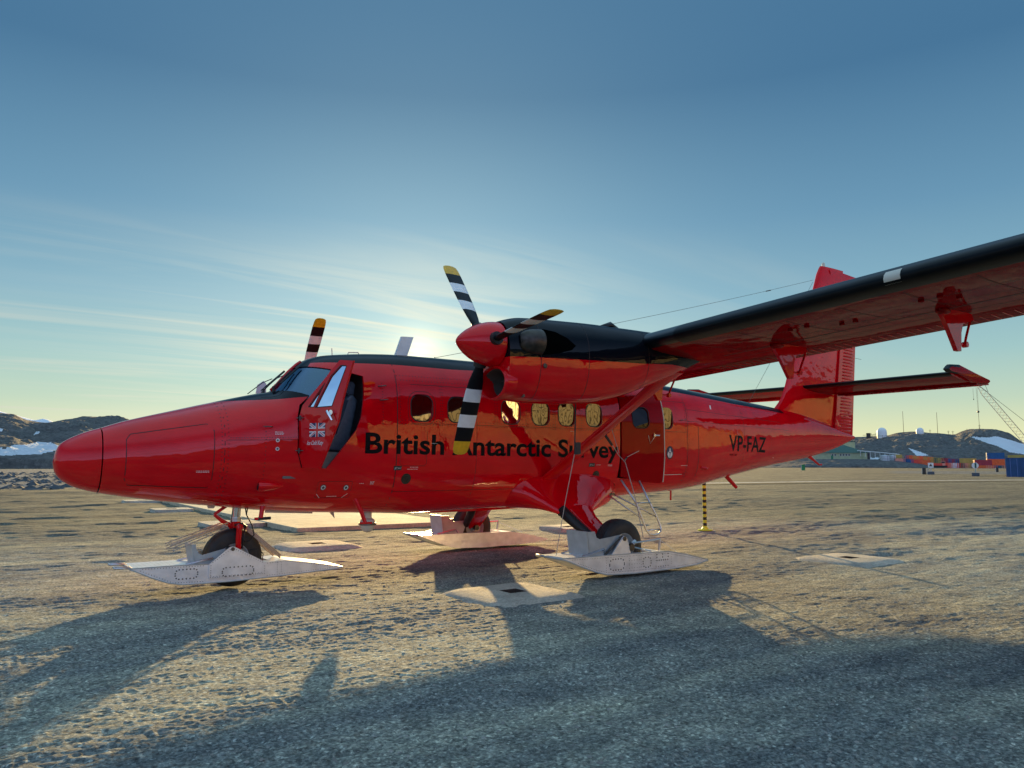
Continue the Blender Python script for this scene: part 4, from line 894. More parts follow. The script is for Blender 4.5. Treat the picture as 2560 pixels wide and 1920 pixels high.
def main_gear(s):
    yo = lambda y: s*y
    g = empty('main_gear', (6.55, yo(1.88), 0), None, None); g.parent = A; g.matrix_parent_inverse = Matrix.Translation(-A.location)
    def ell(x0, x1, y, z0, z1, n=28, ty=0.0):
        cx, cz = (x0+x1)/2, (z0+z1)/2
        return [(cx+(x1-x0)/2*math.copysign(abs(math.cos(a))**0.8, math.cos(a)), s*(y+ty*math.sin(a)), cz+(z1-z0)/2*math.copysign(abs(math.sin(a))**0.8, math.sin(a))) for a in [2*math.pi*k/n for k in range(n)]]
    b = NB(); st = [(5.45, 7.75, .45, .80, 1.20, .10), (5.58, 7.58, .74, .79, 1.38, .04), (5.72, 7.38, .87, .775, 1.34, -.05), (5.86, 7.04, 1.00, .755, 1.20, -.07), (5.98, 6.80, 1.12, .735, 1.06, -.08), (6.08, 6.66, 1.20, .72, .965, -.08), (6.12, 6.60, 1.22, .745, .92, -.06)]
    loft(b, [ell(a[0], a[1], a[2], a[3], a[4], ty=a[5]) for a in st]); obj('gear_fairing', b, M['red'], g, smooth=50)
    b = NB(); st = [(6.22, 6.72, 1.10, .76, 1.02, -.06), (6.26, 6.68, 1.22, .73, .90, -.05), (6.30, 6.64, 1.36, .64, .77, -.04), (6.34, 6.66, 1.50, .54, .65, -.035), (6.38, 6.68, 1.66, .43, .53, -.03), (6.44, 6.66, 1.78, .33, .44, -.02)]
    loft(b, [ell(*a[:5], ty=a[5]) for a in st]); obj('gear_leg', b, M['red'], g, smooth=50)
    b = NB(); tube(b, [(6.14, yo(1.16), .83), (6.22, yo(1.36), .66), (6.27, yo(1.52), .55), (6.33, yo(1.70), .43)], [.085, .07, .062, .055], 14); obj('leg_boot', b, M['rubber'], g, smooth=True)
    b = NB(); tube(b, [(6.55, yo(1.68), .37), (6.55, yo(2.16), .37)], 0.045, 12); obj('axle', b, M['steel'], g)
    tyre((6.55, yo(1.88), 0.365), 0.365, 0.26, g)
    # ski, wheel standing through it
    y0, y1 = yo(1.62), yo(2.15)
    side = [(5.36, .305), (5.44, .300), (5.80, .296), (6.3, .290), (7.24, .272), (7.62, .205), (8.06, .105), (8.04, .085), (7.8, .055), (7.33, .035), (6.6, .030), (6.10, .050), (5.9, .10), (5.66, .185), (5.46, .262), (5.36, .292)]
    b = NB(); prism(b, side, 'y', y0, y1); bmesh.ops.recalc_face_normals(b, faces=b.faces); mm = bpy.data.meshes.new('s'); b.to_mesh(mm); b.free(); mm.materials.append(M['ski'])
    cutb = NB(); prism(cutb, [(6.02, -1), (7.08, -1), (7.08, 1), (6.02, 1)], 'y', yo(1.72), yo(2.04)); mm = boolean(mm, cutb)
    sk = obj('ski', mm, None, A)
    b = NB(); tube(b, [(5.36, y0, .298), (5.36, y1, .298)], 0.018, 10); tube(b, [(x, y1, z-0.002) for x, z in ((5.36, .296), (5.46, .262), (5.66, .185), (5.9, .10), (6.10, .048), (6.6, .028), (7.33, .033), (7.8, .053), (8.06, .095))], 0.009, 6); tube(b, [(x, y1, z+0.002) for x, z in side[:7]], 0.007, 6)
    obj('ski_edge', b, M['guard'], sk, smooth=True)
    yf = y1+s*0.0015; b = NB()
    dots(b, along(rrect(6.28, .165, .26, .14, .06, 2), 0.05, True), yf, 0.008); dots(b, along(rrect(6.83, .155, .15, .13, .05, 2), 0.05, True), yf, 0.008)
    dots(b, along([(5.52, .275), (7.22, .25), (7.95, .11)], 0.028), yf, 0.0035); dots(b, along([(5.62, .225), (5.92, .12), (6.12, .072), (7.3, .055), (7.9, .08)], 0.028), yf, 0.0035)
    for x in (7.02, 7.13, 7.24): dots(b, along([(x, .245), (x, .165)], 0.034), yf, 0.008)
    dots(b, along([(7.02, .165), (7.27, .165)], 0.045), yf, 0.008); dots(b, along([(7.0, .08), (7.28, .085)], 0.05), yf, 0.006)
    for x in (6.09, 6.5, 6.72, 7.0, 7.3): dots(b, along([(x, .26), (x, .07)], 0.03), yf, 0.0035)
    for z in (.20, .15, .10): dots(b, along([(6.5, z), (6.74, z)], 0.045), yf, 0.004)
    obj('ski_rivets', b, M['bolt'], sk)
    b = NB()
    for x in [5.48+0.05*i for i in range(10)]:
        for k in range(14):
            y = yo(1.65+0.036*k); zd = .303; b.faces.new([b.verts.new((x+0.006*math.cos(j*1.2566), y+0.006*math.sin(j*1.2566), np.interp(x, [5.44, 5.8, 6.3], [.300, .296, .290])+0.0012)) for j in range(5)])
    obj('deck_rivets', b, M['bolt'], sk)
    # pylon plates
    b = NB()
    for yy in (2.10, 2.148): pass
    prism(b, [(6.18, .285), (6.27, .38), (6.38, .50), (6.41, .525), (6.46, .505), (6.50, .40), (6.53, .285)], 'y', yo(2.13), yo(2.152)); obj('ski_pylon', b, M['ski'], sk)
    b = NB(); tube(b, [(6.42, yo(2.05), .49), (6.42, yo(2.16), .49)], 0.03, 12); tube(b, [(6.12, yo(2.10), .30), (6.41, yo(2.12), .52)], 0.018, 8); obj('pylon_pivot', b, M['steel'], sk)
    # wheel-well guard in front of the tyre
    b = NB(); prism(b, [(5.84, .60), (5.97, .60), (6.0, .52), (6.06, .495), (6.45, .535), (6.45, .45), (6.25, .29), (5.88, .29)], 'y', yo(2.05), yo(2.07)); prism(b, [(5.84, .60), (5.97, .60), (6.0, .52), (6.06, .495), (6.35, .50), (6.25, .29), (5.88, .29)], 'y', yo(1.67), yo(1.69))
    prism(b, [(5.82, .605), (5.845, .605), (5.885, .29), (5.86, .29)], 'y', yo(1.67), yo(2.07)); obj('wheel_guard', b, M['guard'], sk)
    b = NB()
    for yy in (1.66, 2.09): tube(b, [(5.74, yo(yy), .30), (6.10, yo(yy), .365)], 0.013, 6); tube(b, [(6.10, yo(yy), .365), (6.16, yo(yy), .30)], 0.012, 6)
    tube(b, [(6.62, yo(2.12), .42), (7.22, yo(2.02), .435)], 0.014, 8); tube(b, [(7.22, yo(2.02), .44), (7.20, yo(2.02), .28)], 0.016, 8); tube(b, [(6.55, yo(2.12), .38), (6.95, yo(2.1), .29)], 0.012, 6); tube(b, [(6.6, yo(2.1), .40), (6.70, yo(2.05), .43)], 0.03, 8)
    tube(b, [(7.22, yo(2.02), .42), (7.68, yo(1.9), .22)], 0.003, 4)
    obj('ski_linkage', b, M['alu'], sk, smooth=40)
main_gear(-1); main_gear(1)
# nose gear
g = empty('nose_gear', (1.95, 0, 0), None, None); g.parent = A; g.matrix_parent_inverse = Matrix.Translation(-A.location)
b = NB(); tube(b, [(1.98, 0, 1.05), (1.97, 0, .80)], 0.05, 24); obj('oleo', b, M['chrome'], g, smooth=40)
b = NB(); tube(b, [(1.97, 0, .825), (1.97, 0, .81)], 0.07, 20); tube(b, [(1.97, 0, .79), (1.97, 0, .775)], 0.068, 20); tube(b, [(1.97, 0, .81), (1.97, 0, .79)], 0.06, 20); obj('oleo_collar', b, M['alu'], g, smooth=40)
b = NB(); tube(b, [(1.97, 0, .775), (1.965, 0, .70)], [0.062, 0.045], 16); tube(b, [(1.97, -.19, .72), (1.97, .19, .72)], 0.035, 12)
for s in (-1, 1): tube(b, [(1.97, s*.17, .73), (1.96, s*.175, .60), (1.96, s*.175, .36)], 0.033, 12)
tube(b, [(1.93, 0, .71), (1.80, 0, .79), (1.71, 0, .865)], [0.028, 0.024, 0.018], 8); tube(b, [(1.71, 0, .865), (1.80, 0, .93), (1.90, 0, 1.0)], [0.018, 0.02, 0.022], 8); obj('nose_fork', b, M['red'], g, smooth=50)
tyre((1.94, 0, 0.345), 0.345, 0.22, g)
b = NB(); tube(b, [(2.03, -.15, .97), (2.05, -.15, .86), (2.12, -.16, .73), (2.145, -.17, .62), (2.10, -.17, .55), (2.04, -.17, .54), (1.99, -.17, .60), (1.975, -.17, .70), (2.0, -.15, .75)], 0.008, 6); tube(b, [(2.07, -.14, .97), (2.05, -.15, .86)], 0.007, 6); tube(b, [(2.04, -.15, .72), (2.02, -.17, .58), (2.0, -.18, .46)], 0.010, 6); tube(b, [(1.90, -.1, .95), (1.885, -.1, .77)], 0.005, 5)
tube(b, [(2.1, -.18, .44), (2.2, -.18, .45), (2.26, -.18, .38), (2.25, -.18, .30)], 0.006, 5); tube(b, [(1.93, -.10, .735), (2.0, -.16, .745), (2.05, -.15, .71)], [.012, .025, .02], 8)
obj('hydraulic_hose', b, M['rubber'], g, smooth=True)
b = NB()
for s in (-1, 1):
    for k in range(3):
        o_ = 0.032*k; tube(b, [(1.85-.2*o_, s*(.10+.5*o_), .765-.9*o_), (1.20+o_*.4, s*(.15+.5*o_), .535-o_*.9)], 0.008, 6); tube(b, [(2.07, s*(.09+.4*o_), .72-o_*.8), (2.50-o_*.2, s*(.11+.4*o_), .345-o_*.5)], 0.009, 6)
obj('bungee_cord', b, M['bungee'], g, smooth=True)
b = NB(); y0, y1 = .28, -.30
nside = [(.80, .322), (.95, .325), (1.30, .352), (1.73, .315), (2.24, .292), (2.50, .302), (2.9, .235), (3.25, .165), (3.18, .152), (2.55, .125), (1.84, .105), (1.32, .112), (1.18, .14), (1.02, .20), (.86, .285)]
nside = [(.78, .325), (1.30, .325), (1.73, .312), (2.24, .292), (2.50, .302), (2.9, .238), (3.25, .168), (3.16, .150), (2.55, .125), (1.84, .105), (1.32, .112), (1.16, .145), (1.0, .21), (.80, .308)]
prism(b, nside, 'y', y0, y1); bmesh.ops.recalc_face_normals(b, faces=b.faces); mm = bpy.data.meshes.new('s'); b.to_mesh(mm); b.free(); mm.materials.append(M['ski'])
cutb = NB(); prism(cutb, [(1.50, -1), (2.34, -1), (2.34, 1), (1.50, 1)], 'y', -.14, .14); mm = boolean(mm, cutb); sk = obj('ski', mm, None, A)
b = NB(); prism(b, [(1.60, .314), (1.82, .495), (1.86, .505), (1.90, .49), (2.26, .290), (2.26, .155), (1.60, .155)], 'y', -.302, -.316); obj('ski_pylon', b, M['ski'], sk)
b = NB(); prism(b, [(1.60, .314), (1.82, .495), (1.86, .505), (1.90, .49), (2.26, .290)], 'y', .27, .284); obj('ski_pylon', b, M['ski'], sk)
b = NB(); tube(b, [(1.86, -.325, .475), (1.86, .29, .475)], 0.022, 12); obj('pylon_pivot', b, M['steel'], sk)
yf = -.3175; b = NB(); dots(b, along(rrect(1.93, .215, .36, .10, .04, 2), 0.045, True), yf, 0.007); dots(b, along([(1.64, .335), (1.83, .47), (1.90, .465), (2.24, .285)], 0.03), yf, 0.0035); dots(b, along([(1.62, .30), (1.62, .165), (2.24, .165), (2.24, .28)], 0.026), yf, 0.0035); dots(b, along([(1.62, .175), (2.24, .176)], 0.035), yf, .003)
yf = -.3015; dots(b, along(rrect(1.36, .225, .24, .105, .04, 2), 0.045, True), yf, 0.007); dots(b, along([(.88, .295), (1.22, .137), (1.57, .125)], 0.03), yf, 0.0035); dots(b, along([(2.28, .28), (2.5, .29), (3.1, .185)], 0.03), yf, .0035); dots(b, along([(2.28, .135), (3.1, .163)], 0.03), yf, .0035); dots(b, along([(.9, .312), (1.57, .303)], .03), yf, .0035)
for x in (2.40, 2.45): dots(b, along([(x, .28), (x, .14)], 0.03), yf, .0035)
obj('ski_rivets', b, M['bolt'], sk)
b = NB()
for x in [.86+0.05*i for i in range(9)]:
    for k in range(13): b.faces.new([b.verts.new((x+0.005*math.cos(j*1.2566), -.27+.042*k+0.005*math.sin(j*1.2566), .3265)) for j in range(5)])
obj('deck_rivets', b, M['bolt'], sk)
b = NB(); tube(b, [(x, y1-.002, z-0.002) for x, z in ((.78, .315), (.80, .308), (1.0, .21), (1.16, .145), (1.32, .110), (1.84, .103), (2.55, .123), (3.16, .148), (3.25, .166))], 0.007, 6); tube(b, [(x, y1-.001, z+0.002) for x, z in nside[:3]], 0.006, 6); tube(b, [(.78, y0, .318), (.78, y1, .318)], .012, 8); obj('ski_edge', b, M['guard'], sk, smooth=True)
b = NB()
for yy in (-.19, .17): prism(b, [(1.42, .53), (1.47, .545), (1.475, .50), (1.50, .44), (1.55, .415), (1.80, .475), (1.82, .44), (1.66, .315), (1.48, .315)], 'y', yy, yy-.018)
prism(b, [(1.425, .54), (1.455, .545), (1.49, .31), (1.465, .31)], 'y', -.20, .16); obj('wheel_guard', b, M['guard'], sk)
b = NB()
for yy in (-.24, .22): tube(b, [(1.36, yy, .325), (1.66, yy, .375)], 0.012, 6)
for yy in (-.25, -.12, .12, .24): tube(b, [(.80, yy, .325), (.63, yy, .335)], 0.010, 6)
tube(b, [(.63, -.25, .335), (.63, -.12, .335)], .012, 6); tube(b, [(.63, .12, .335), (.63, .24, .335)], .012, 6); obj('tow_eye', b, M['alu'], sk, smooth=True)

# ---- things on and around the aircraft
L = empty('boarding_ladder', (7.8, -1.2, 0.4), 'aluminium boarding ladder hooked under the open passenger door', 'ladder')
b = NB(); tube(b, [(7.36, -1.10, 1.24), (7.55, -1.22, .89), (7.65, -1.27, .60), (7.69, -1.29, .48), (7.74, -1.30, .425), (7.82, -1.30, .40), (7.93, -1.30, .41), (8.0, -1.29, .45), (8.01, -1.28, .52), (7.95, -1.25, .68), (7.86, -1.2, .89), (7.76, -1.08, 1.22)], 0.016, 10); obj('rail', b, M['alu'], L, smooth=True)
for (x0, x1, z, y) in ((7.55, 7.87, .885, -1.22), (7.70, 8.0, .475, -1.29)):
    b = NB(); tube(b, [(x0, y, z), (x1, y+.01, z)], 0.014, 8); obj('rung', b, M['alu'], L, smooth=True)
for (x1, x0) in ((7.62, 7.28), (7.96, 7.40)):
    b = NB(); tube(b, [(x0, -.86, 1.02), (x1, -1.26, .66)], 0.012, 8); obj('brace', b, M['alu'], L, smooth=True)
b = NB(); box(b, 7.26, 7.42, -.90, -.80, 1.0, 1.03); obj('hook', b, M['steel'], L)
# tie-down lines
o_ = NB(); tube(o_, [(5.20, -2.62, 2.19), (5.32, -2.45, 1.60)], 0.011, 4); sl = obj('ski_cable', o_, M['strap']); tag(sl, 'cable with dark strap from the near engine down to the near ski nose', 'cable')
b = NB(); tube(b, [(5.32, -2.45, 1.60), (5.37, -2.2, 1.0), (5.42, -1.95, .32)], 0.005, 5); obj('rope', b, M['rope'], sl)
b = NB(); prism(b, [(5.29, 1.74), (5.36, 1.74), (5.36, 1.60), (5.30, 1.59)], 'y', -2.52, -2.48); obj('strap_pad', b, M['strap'], sl)
o_ = NB(); tube(o_, [(6.75, -1.55, 1.78), (6.95, -1.50, 1.60), (6.98, -1.6, 1.5), (7.02, -1.75, 1.0), (7.02, -1.9, .44)], 0.006, 5); tube(o_, [(6.98, -1.3, 2.05), (6.97, -1.48, 1.64)], 0.005, 5); tube(o_, [(6.98, -1.58, 1.51), (7.3, -1.3, 1.58), (7.75, -1.1, 1.68)], 0.006, 5)
sl = obj('ski_cable', o_, M['rope']); tag(sl, 'branching rope hanging in front of the passenger door down to the near wheel', 'rope')
b = NB(); tube(b, [(6.62, -1.58, 1.88), (6.78, -1.54, 1.75)], 0.02, 6); tube(b, [(7.15, -1.42, 1.54), (7.28, -1.32, 1.575)], .014, 6); obj('strap_buckle', b, M['strap'], sl)
# tail guard pole
pc = Vector((12.77, 1.94, 0)); P = empty('marker_pole', pc, 'yellow and black banded marker pole standing under the tail', 'pole')
for i in range(16):
    z0, z1 = 0.05+i*0.066, 0.05+(i+1)*0.066
    if i % 2 == 0:
        pass
b = NB()
for i in range(17): lathe(b, [(0.04+i*0.064, 0.042), (0.04+(i+1)*0.064, 0.042)], pc, 'z', 20, mat=(i % 2))
lathe(b, [(1.128, 0.042), (1.13, 0.0)], pc, 'z', 20, mat=0); obj('banded_post', b, [M['pole_y'], M['rubber']], P, smooth=40)
b = NB(); lathe(b, [(0.0, 0.16), (0.02, 0.16), (0.035, 0.08), (0.08, 0.05)], pc, 'z', 24, cap=True); obj('foot', b, M['pole_y'], P, smooth=40)
# person sitting on the far side of the cockpit
def person():
    p0 = Vector((3.05, 0.38, 1.82)); 
    me = bpy.data.meshes.new('person'); V = [(3.05, .38, 1.84), (3.03, .38, 2.05), (3.02, .38, 2.24), (3.0, .38, 2.33), (2.99, .38, 2.42), (2.98, .38, 2.53), (3.02, .20, 2.22), (2.93, .16, 2.03), (2.74, .20, 1.97), (2.66, .22, 1.99), (3.02, .56, 2.22), (2.93, .60, 2.03), (2.74, .56, 1.97), (2.66, .54, 1.99), (3.0, .28, 1.83), (2.66, .26, 1.86), (2.56, .26, 1.50), (3.0, .48, 1.83), (2.66, .50, 1.86), (2.56, .50, 1.50)]
    E_ = [(0, 1), (1, 2), (2, 3), (3, 4), (4, 5), (2, 6), (6, 7), (7, 8), (8, 9), (2, 10), (10, 11), (11, 12), (12, 13), (0, 14), (14, 15), (15, 16), (0, 17), (17, 18), (18, 19)]
    rad = [.15, .16, .14, .06, .085, .095, .07, .05, .04, .03, .07, .05, .04, .03, .09, .07, .05, .09, .07, .05]
    me.from_pydata(V, E_, []); o = link(bpy.data.objects.new('p', me)); md = o.modifiers.new('s', 'SKIN'); o.modifiers.new('u', 'SUBSURF').levels = 1
    for i, r_ in enumerate(rad): me.skin_vertices[0].data[i].radius = (r_, r_)
    me.skin_vertices[0].data[0].use_root = True; bpy.context.view_layer.update(); m2 = applied(o); bpy.data.objects.remove(o)
    m2.materials.append(M['jacket']); m2.materials.append(M['skin'])
    for p in m2.polygons:
        if p.center.z > 2.36: p.material_index = 1
    r = obj('person', m2, None, None, smooth=True); tag(r, 'person in a pink red jacket sitting behind the cockpit windscreen', 'person')
    b = NB(); lathe(b, [(-0.02, 0.10), (0.04, 0.105), (0.09, 0.07), (0.105, 0.0)], (3.0, .38, 2.54), 'z', 20); obj('hair', b, M['strap'], r, smooth=True)
person()

# ================================================================== THE PLACE
def vnoise(x, y, seed=0):
    """smooth value noise on arrays"""
    xi = np.floor(x).astype(np.int64); yi = np.floor(y).astype(np.int64); fx = x-xi; fy = y-yi; fx = fx*fx*(3-2*fx); fy = fy*fy*(3-2*fy)
    def h(a, b_):
        v = (a*374761393 + b_*668265263 + seed*1442695041) & 0x7fffffff; v = ((v ^ (v >> 13))*1274126177) & 0x7fffffff; return ((v ^ (v >> 16)) & 0xffff)/65535.0
    return (h(xi, yi)*(1-fx)+h(xi+1, yi)*fx)*(1-fy) + (h(xi, yi+1)*(1-fx)+h(xi+1, yi+1)*fx)*fy - 0.5
def fbm(x, y, seed=0, octv=5, gain=0.5):
    t = 0; a = 1; f = 1
    for i in range(octv): t = t + a*vnoise(x*f+17.3*i, y*f-9.1*i, seed+i); a *= gain; f *= 2.03
    return t
def grid_mesh(name, X, Y, Z, mats):
    ny, nx = X.shape; me = bpy.data.meshes.new(name); me.vertices.add(nx*ny); me.vertices.foreach_set('co', np.stack([X, Y, Z], -1).ravel())
    i = np.arange(nx*ny).reshape(ny, nx); q = np.stack([i[:-1, :-1], i[:-1, 1:], i[1:, 1:], i[1:, :-1]], -1).reshape(-1, 4)
    me.loops.add(q.size); me.loops.foreach_set('vertex_index', q.ravel()); me.polygons.add(len(q)); me.polygons.foreach_set('loop_start', np.arange(0, q.size, 4)); 
    me.update(calc_edges=True); me.validate(); me.polygons.foreach_set('use_smooth', [True]*len(q))
    for m in mats: me.materials.append(m)
    return link(bpy.data.objects.new(name, me))
# ---- gravel material
def nodes(name):
    m = bpy.data.materials.new(name); m.use_nodes = True; return m, m.node_tree.nodes, m.node_tree.links, m.node_tree.nodes['Principled BSDF']
def noise_node(N, L, src, scale, detail=4, rough=0.5, dist=0.0):
    n = N.new('ShaderNodeTexNoise'); n.inputs['Scale'].default_value = scale; n.inputs['Detail'].default_value = detail; n.inputs['Roughness'].default_value = rough; n.inputs['Distortion'].default_value = dist; L.new(src, n.inputs['Vector']); return n.outputs[0]
def ramp(N, L, src, stops):
    r = N.new('ShaderNodeValToRGB'); e = r.color_ramp.elements
    while len(e) < len(stops): e.new(0.5)
    for k, (p_, c) in enumerate(stops): e[k].position = p_; e[k].color = (*c, 1) if len(c) == 3 else c
    L.new(src, r.inputs[0]); return r.outputs[0]
def mixc(N, L, f, a, b_, mode='MIX'):
    m = N.new('ShaderNodeMixRGB'); m.blend_type = mode
    for k, v in ((0, f), (1, a), (2, b_)):
        if isinstance(v, (int, float)): m.inputs[k].default_value = v
        elif isinstance(v, tuple): m.inputs[k].default_value = (*v, 1)
        else: L.new(v, m.inputs[k])
    return m.outputs[0]
gm, N, L, p = nodes('packed_gravel')
tc = N.new('ShaderNodeTexCoord').outputs['Object']
fine = noise_node(N, L, tc, 38, 5, 0.75); mid = noise_node(N, L, tc, 3.2, 6, 0.65); big = noise_node(N, L, tc, 0.22, 4, 0.55)
mpn = N.new('ShaderNodeMapping'); mpn.inputs['Rotation'].default_value = (0, 0, R(-28)); mpn.inputs['Scale'].default_value = (0.25, 1.3, 1); L.new(tc, mpn.inputs['Vector'])
streak = noise_node(N, L, mpn.outputs[0], 2.2, 5, 0.6)
c1 = ramp(N, L, fine, [(0.32, (0.07, 0.068, 0.062)), (0.5, (0.185, 0.182, 0.165)), (0.70, (0.38, 0.372, 0.335))])
c2 = ramp(N, L, mid, [(0.35, (0.78, 0.78, 0.78)), (0.65, (1.2, 1.18, 1.14))])
c3 = ramp(N, L, big, [(0.35, (0.85, 0.87, 0.90)), (0.65, (1.12, 1.10, 1.05))])
c4 = ramp(N, L, streak, [(0.35, (0.80, 0.80, 0.82)), (0.68, (1.28, 1.24, 1.14))])
vs_ = N.new('ShaderNodeTexVoronoi'); vs_.inputs['Scale'].default_value = 58; L.new(tc, vs_.inputs['Vector']); sx_ = N.new('ShaderNodeSeparateXYZ'); L.new(vs_.outputs['Color'], sx_.inputs[0])
stone = ramp(N, L, sx_.outputs[0], [(0.0, (0.55, 0.56, 0.58)), (0.5, (0.92, 0.92, 0.92)), (0.88, (1.12, 1.10, 1.06)), (1.0, (1.9, 1.86, 1.78))]); c1 = mixc(N, L, 1.0, c1, stone, 'MULTIPLY')
col = mixc(N, L, 1.0, mixc(N, L, 1.0, mixc(N, L, 1.0, c1, c2, 'MULTIPLY'), c3, 'MULTIPLY'), c4, 'MULTIPLY')
# coarse blue grey stones off the strip, by vertex attribute
at = N.new('ShaderNodeAttribute'); at.attribute_name = 'coarse'
st = N.new('ShaderNodeTexVoronoi'); st.inputs['Scale'].default_value = 1.3; L.new(tc, st.inputs['Vector'])
stc = ramp(N, L, st.outputs['Distance'], [(0.05, (0.42, 0.44, 0.47)), (0.35, (0.10, 0.115, 0.125)), (0.7, (0.03, 0.035, 0.042))])
lo_ = N.new('ShaderNodeAttribute'); lo_.attribute_name = 'loose'; col = mixc(N, L, 1.0, col, ramp(N, L, lo_.outputs['Fac'], [(0.15, (1.18, 1.15, 1.05)), (0.75, (0.80, 0.81, 0.84))]), 'MULTIPLY')
ro_ = N.new('ShaderNodeAttribute'); ro_.attribute_name = 'far_shade'; col = mixc(N, L, ro_.outputs['Fac'], col, mixc(N, L, 1.0, col, (0.58, 0.55, 0.49), 'MULTIPLY'))  # gravel beyond the aircraft darkened in colour for its own small shadows
col = mixc(N, L, at.outputs['Fac'], col, mixc(N, L, 0.45, stc, (0.085, 0.10, 0.11)))
col = mixc(N, L, 1.0, col, (1.27, 1.38, 1.44), 'MULTIPLY'); L.new(col, p.inputs['Base Color']); p.inputs['Roughness'].default_value = 0.95; p.inputs['Specular IOR Level'].default_value = 0.1
hb = mixc(N, L, 0.5, fine, noise_node(N, L, tc, 15, 5, 0.75)); bu = N.new('ShaderNodeBump'); bu.inputs['Distance'].default_value = 0.02; bu.inputs['Strength'].default_value = 1.0; L.new(hb, bu.inputs['Height']); L.new(bu.outputs[0], p.inputs['Normal'])
# one sheet in rings round the standing point, finest where the gravel is near, out to the horizon
th = np.concatenate([np.arange(-180, -8, 3.0), np.arange(-8, 78, 0.046), np.arange(78, 180.1, 3.0)]); th[0] = -180; th = np.append(th[th < 179.9], 180.0)
rr = [0.4]
while rr[-1] < 5200: rr.append(rr[-1] + (0.05 if rr[-1] < 2.2 else max(0.0075, 0.00185*rr[-1]) if rr[-1] < 48 else 0.02*rr[-1]))
rr = np.array(rr); TH, RR = np.meshgrid(th, rr)
X = CAM.x + RR*np.sin(np.radians(TH)); Y = CAM.y + RR*np.cos(np.radians(TH))
cell = np.maximum(np.gradient(rr)[:, None], RR*np.radians(np.gradient(th))[None, :]); dist = RR; az = TH
def oct_(w, amp, seed, sx=1.0, ridge=False):
    n = vnoise(X/w*sx, Y/w, seed); n = (0.5-np.abs(n)*2) if ridge else n
    return amp*n*np.clip(w/cell/2.5-0.6, 0, 1)
calm = np.clip(0.5+1.5*fbm((X+Y*.5)*0.22, Y*0.75, 31, 4, 0.6), 0, 1)      # 1 = loose and rough, 0 = packed smooth
rg_ = 0.62+0.85*calm
Z = rg_*(oct_(0.026, 0.0075, 1, 0.7) + oct_(0.042, 0.009, 2, 0.7, True) + oct_(0.07, 0.010, 3, 0.6) + oct_(0.12, 0.006, 4, 0.45, True) + oct_(0.22, 0.004, 24, .4)) + oct_(0.6, 0.009, 5, 0.35) + oct_(1.5, 0.014, 6, 0.4)
Z = Z + np.clip((dist-6)/14, 0, 1)*rg_*(oct_(0.12, 0.018, 12, .6) + oct_(0.2, 0.026, 13, .5) + oct_(0.42, 0.034, 14, .4) + oct_(1.0, 0.04, 15, .35)) + np.clip((dist-25)/30, 0, 1)*(oct_(3, 0.06, 8, .3)+oct_(8, 0.08, 9, .3))
Z = Z - 0.012
co = np.clip((Y-44+3*fbm(X*.08, Y*.08, 8))/4, 0, 1)*np.clip((225-Y)/10, 0, 1)*np.clip((75-X)/10, 0, 1)
co = np.maximum(co, 0.75*np.clip((dist-138)/6, 0, 1)*np.clip((200-dist)/8, 0, 1)*np.clip((az-61.3)/0.7, 0, 1))
Z = Z + co*0.07*fbm(X*0.7, Y*0.7, 21, 3)*np.clip(2.5/cell, 0, 1)
shade_mask = np.clip((Y+0.35*X-3.5+3*fbm(X*.15, Y*.3, 77, 3))/9, 0, 1); shade_mask = shade_mask*shade_mask*(3-2*shade_mask)
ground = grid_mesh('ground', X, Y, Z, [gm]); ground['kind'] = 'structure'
a_ = ground.data.attributes.new('coarse', 'FLOAT', 'POINT'); a_.data.foreach_set('value', co.ravel().astype(np.float32))
a_ = ground.data.attributes.new('far_shade', 'FLOAT', 'POINT'); a_.data.foreach_set('value', shade_mask.ravel().astype(np.float32))
a_ = ground.data.attributes.new('loose', 'FLOAT', 'POINT'); a_.data.foreach_set('value', calm.ravel().astype(np.float32))
def gz(x, y):
    i = min(int(np.searchsorted(rr, math.hypot(x-CAM.x, y-CAM.y))), len(rr)-1); j = min(int(np.searchsorted(th, math.degrees(math.atan2(x-CAM.x, y-CAM.y)))), len(th)-1); return float(Z[i, j])
# ---- loose stones
def rock_field(name, n, area, rmin, rmax, material, label, cat, seed):
    r = np.random.default_rng(seed); V = []; F = []
    base = np.array([(1, 0, 0), (0, 1, 0), (-1, 0, 0), (0, -1, 0), (0, 0, 0.8), (.7, .7, .3), (-.7, .7, .35), (-.6, -.7, .3), (.7, -.6, .25)], float)
    fc = [(0, 5, 4), (5, 1, 4), (1, 6, 4), (6, 2, 4), (2, 7, 4), (7, 3, 4), (3, 8, 4), (8, 0, 4)]
    for k in range(n):
        x, y = area(r); s_ = rmin+(rmax-rmin)*r.random()**4; a0 = r.random()*6.28; v = base*(1+0.35*(r.random(base.shape)-0.5)); v = v*np.array([1, .6+.4*r.random(), .5+.4*r.random()])*s_
        c, s2 = math.cos(a0), math.sin(a0); v = np.stack([v[:, 0]*c-v[:, 1]*s2, v[:, 0]*s2+v[:, 1]*c, v[:, 2]], -1) + (x, y, gz(x, y)-s_*0.15); o0 = len(V); V += v.tolist(); F += [tuple(o0+i for i in f) for f in fc]
    me = bpy.data.meshes.new(name); me.from_pydata(V, [], F); me.materials.append(material); o = link(bpy.data.objects.new(name, me)); return tag(o, label, cat, kind='stuff')
mst = mat('loose_stone', (0.25, 0.235, 0.21), 0.9, noise=0.5, nscale=3.1)
mst2 = mat('blue_grey_stone', (0.06, 0.07, 0.08), 0.85, noise=0.6, nscale=0.7)
def near_area(r):
    while True:
        d = 2.0+11*r.random()**1.3; a = R(r.uniform(-4, 76)); x, y = CAM.x+d*math.sin(a), CAM.y+d*math.cos(a)
        if -8.1 < y < 4.9 and x > -4.4: return x, y
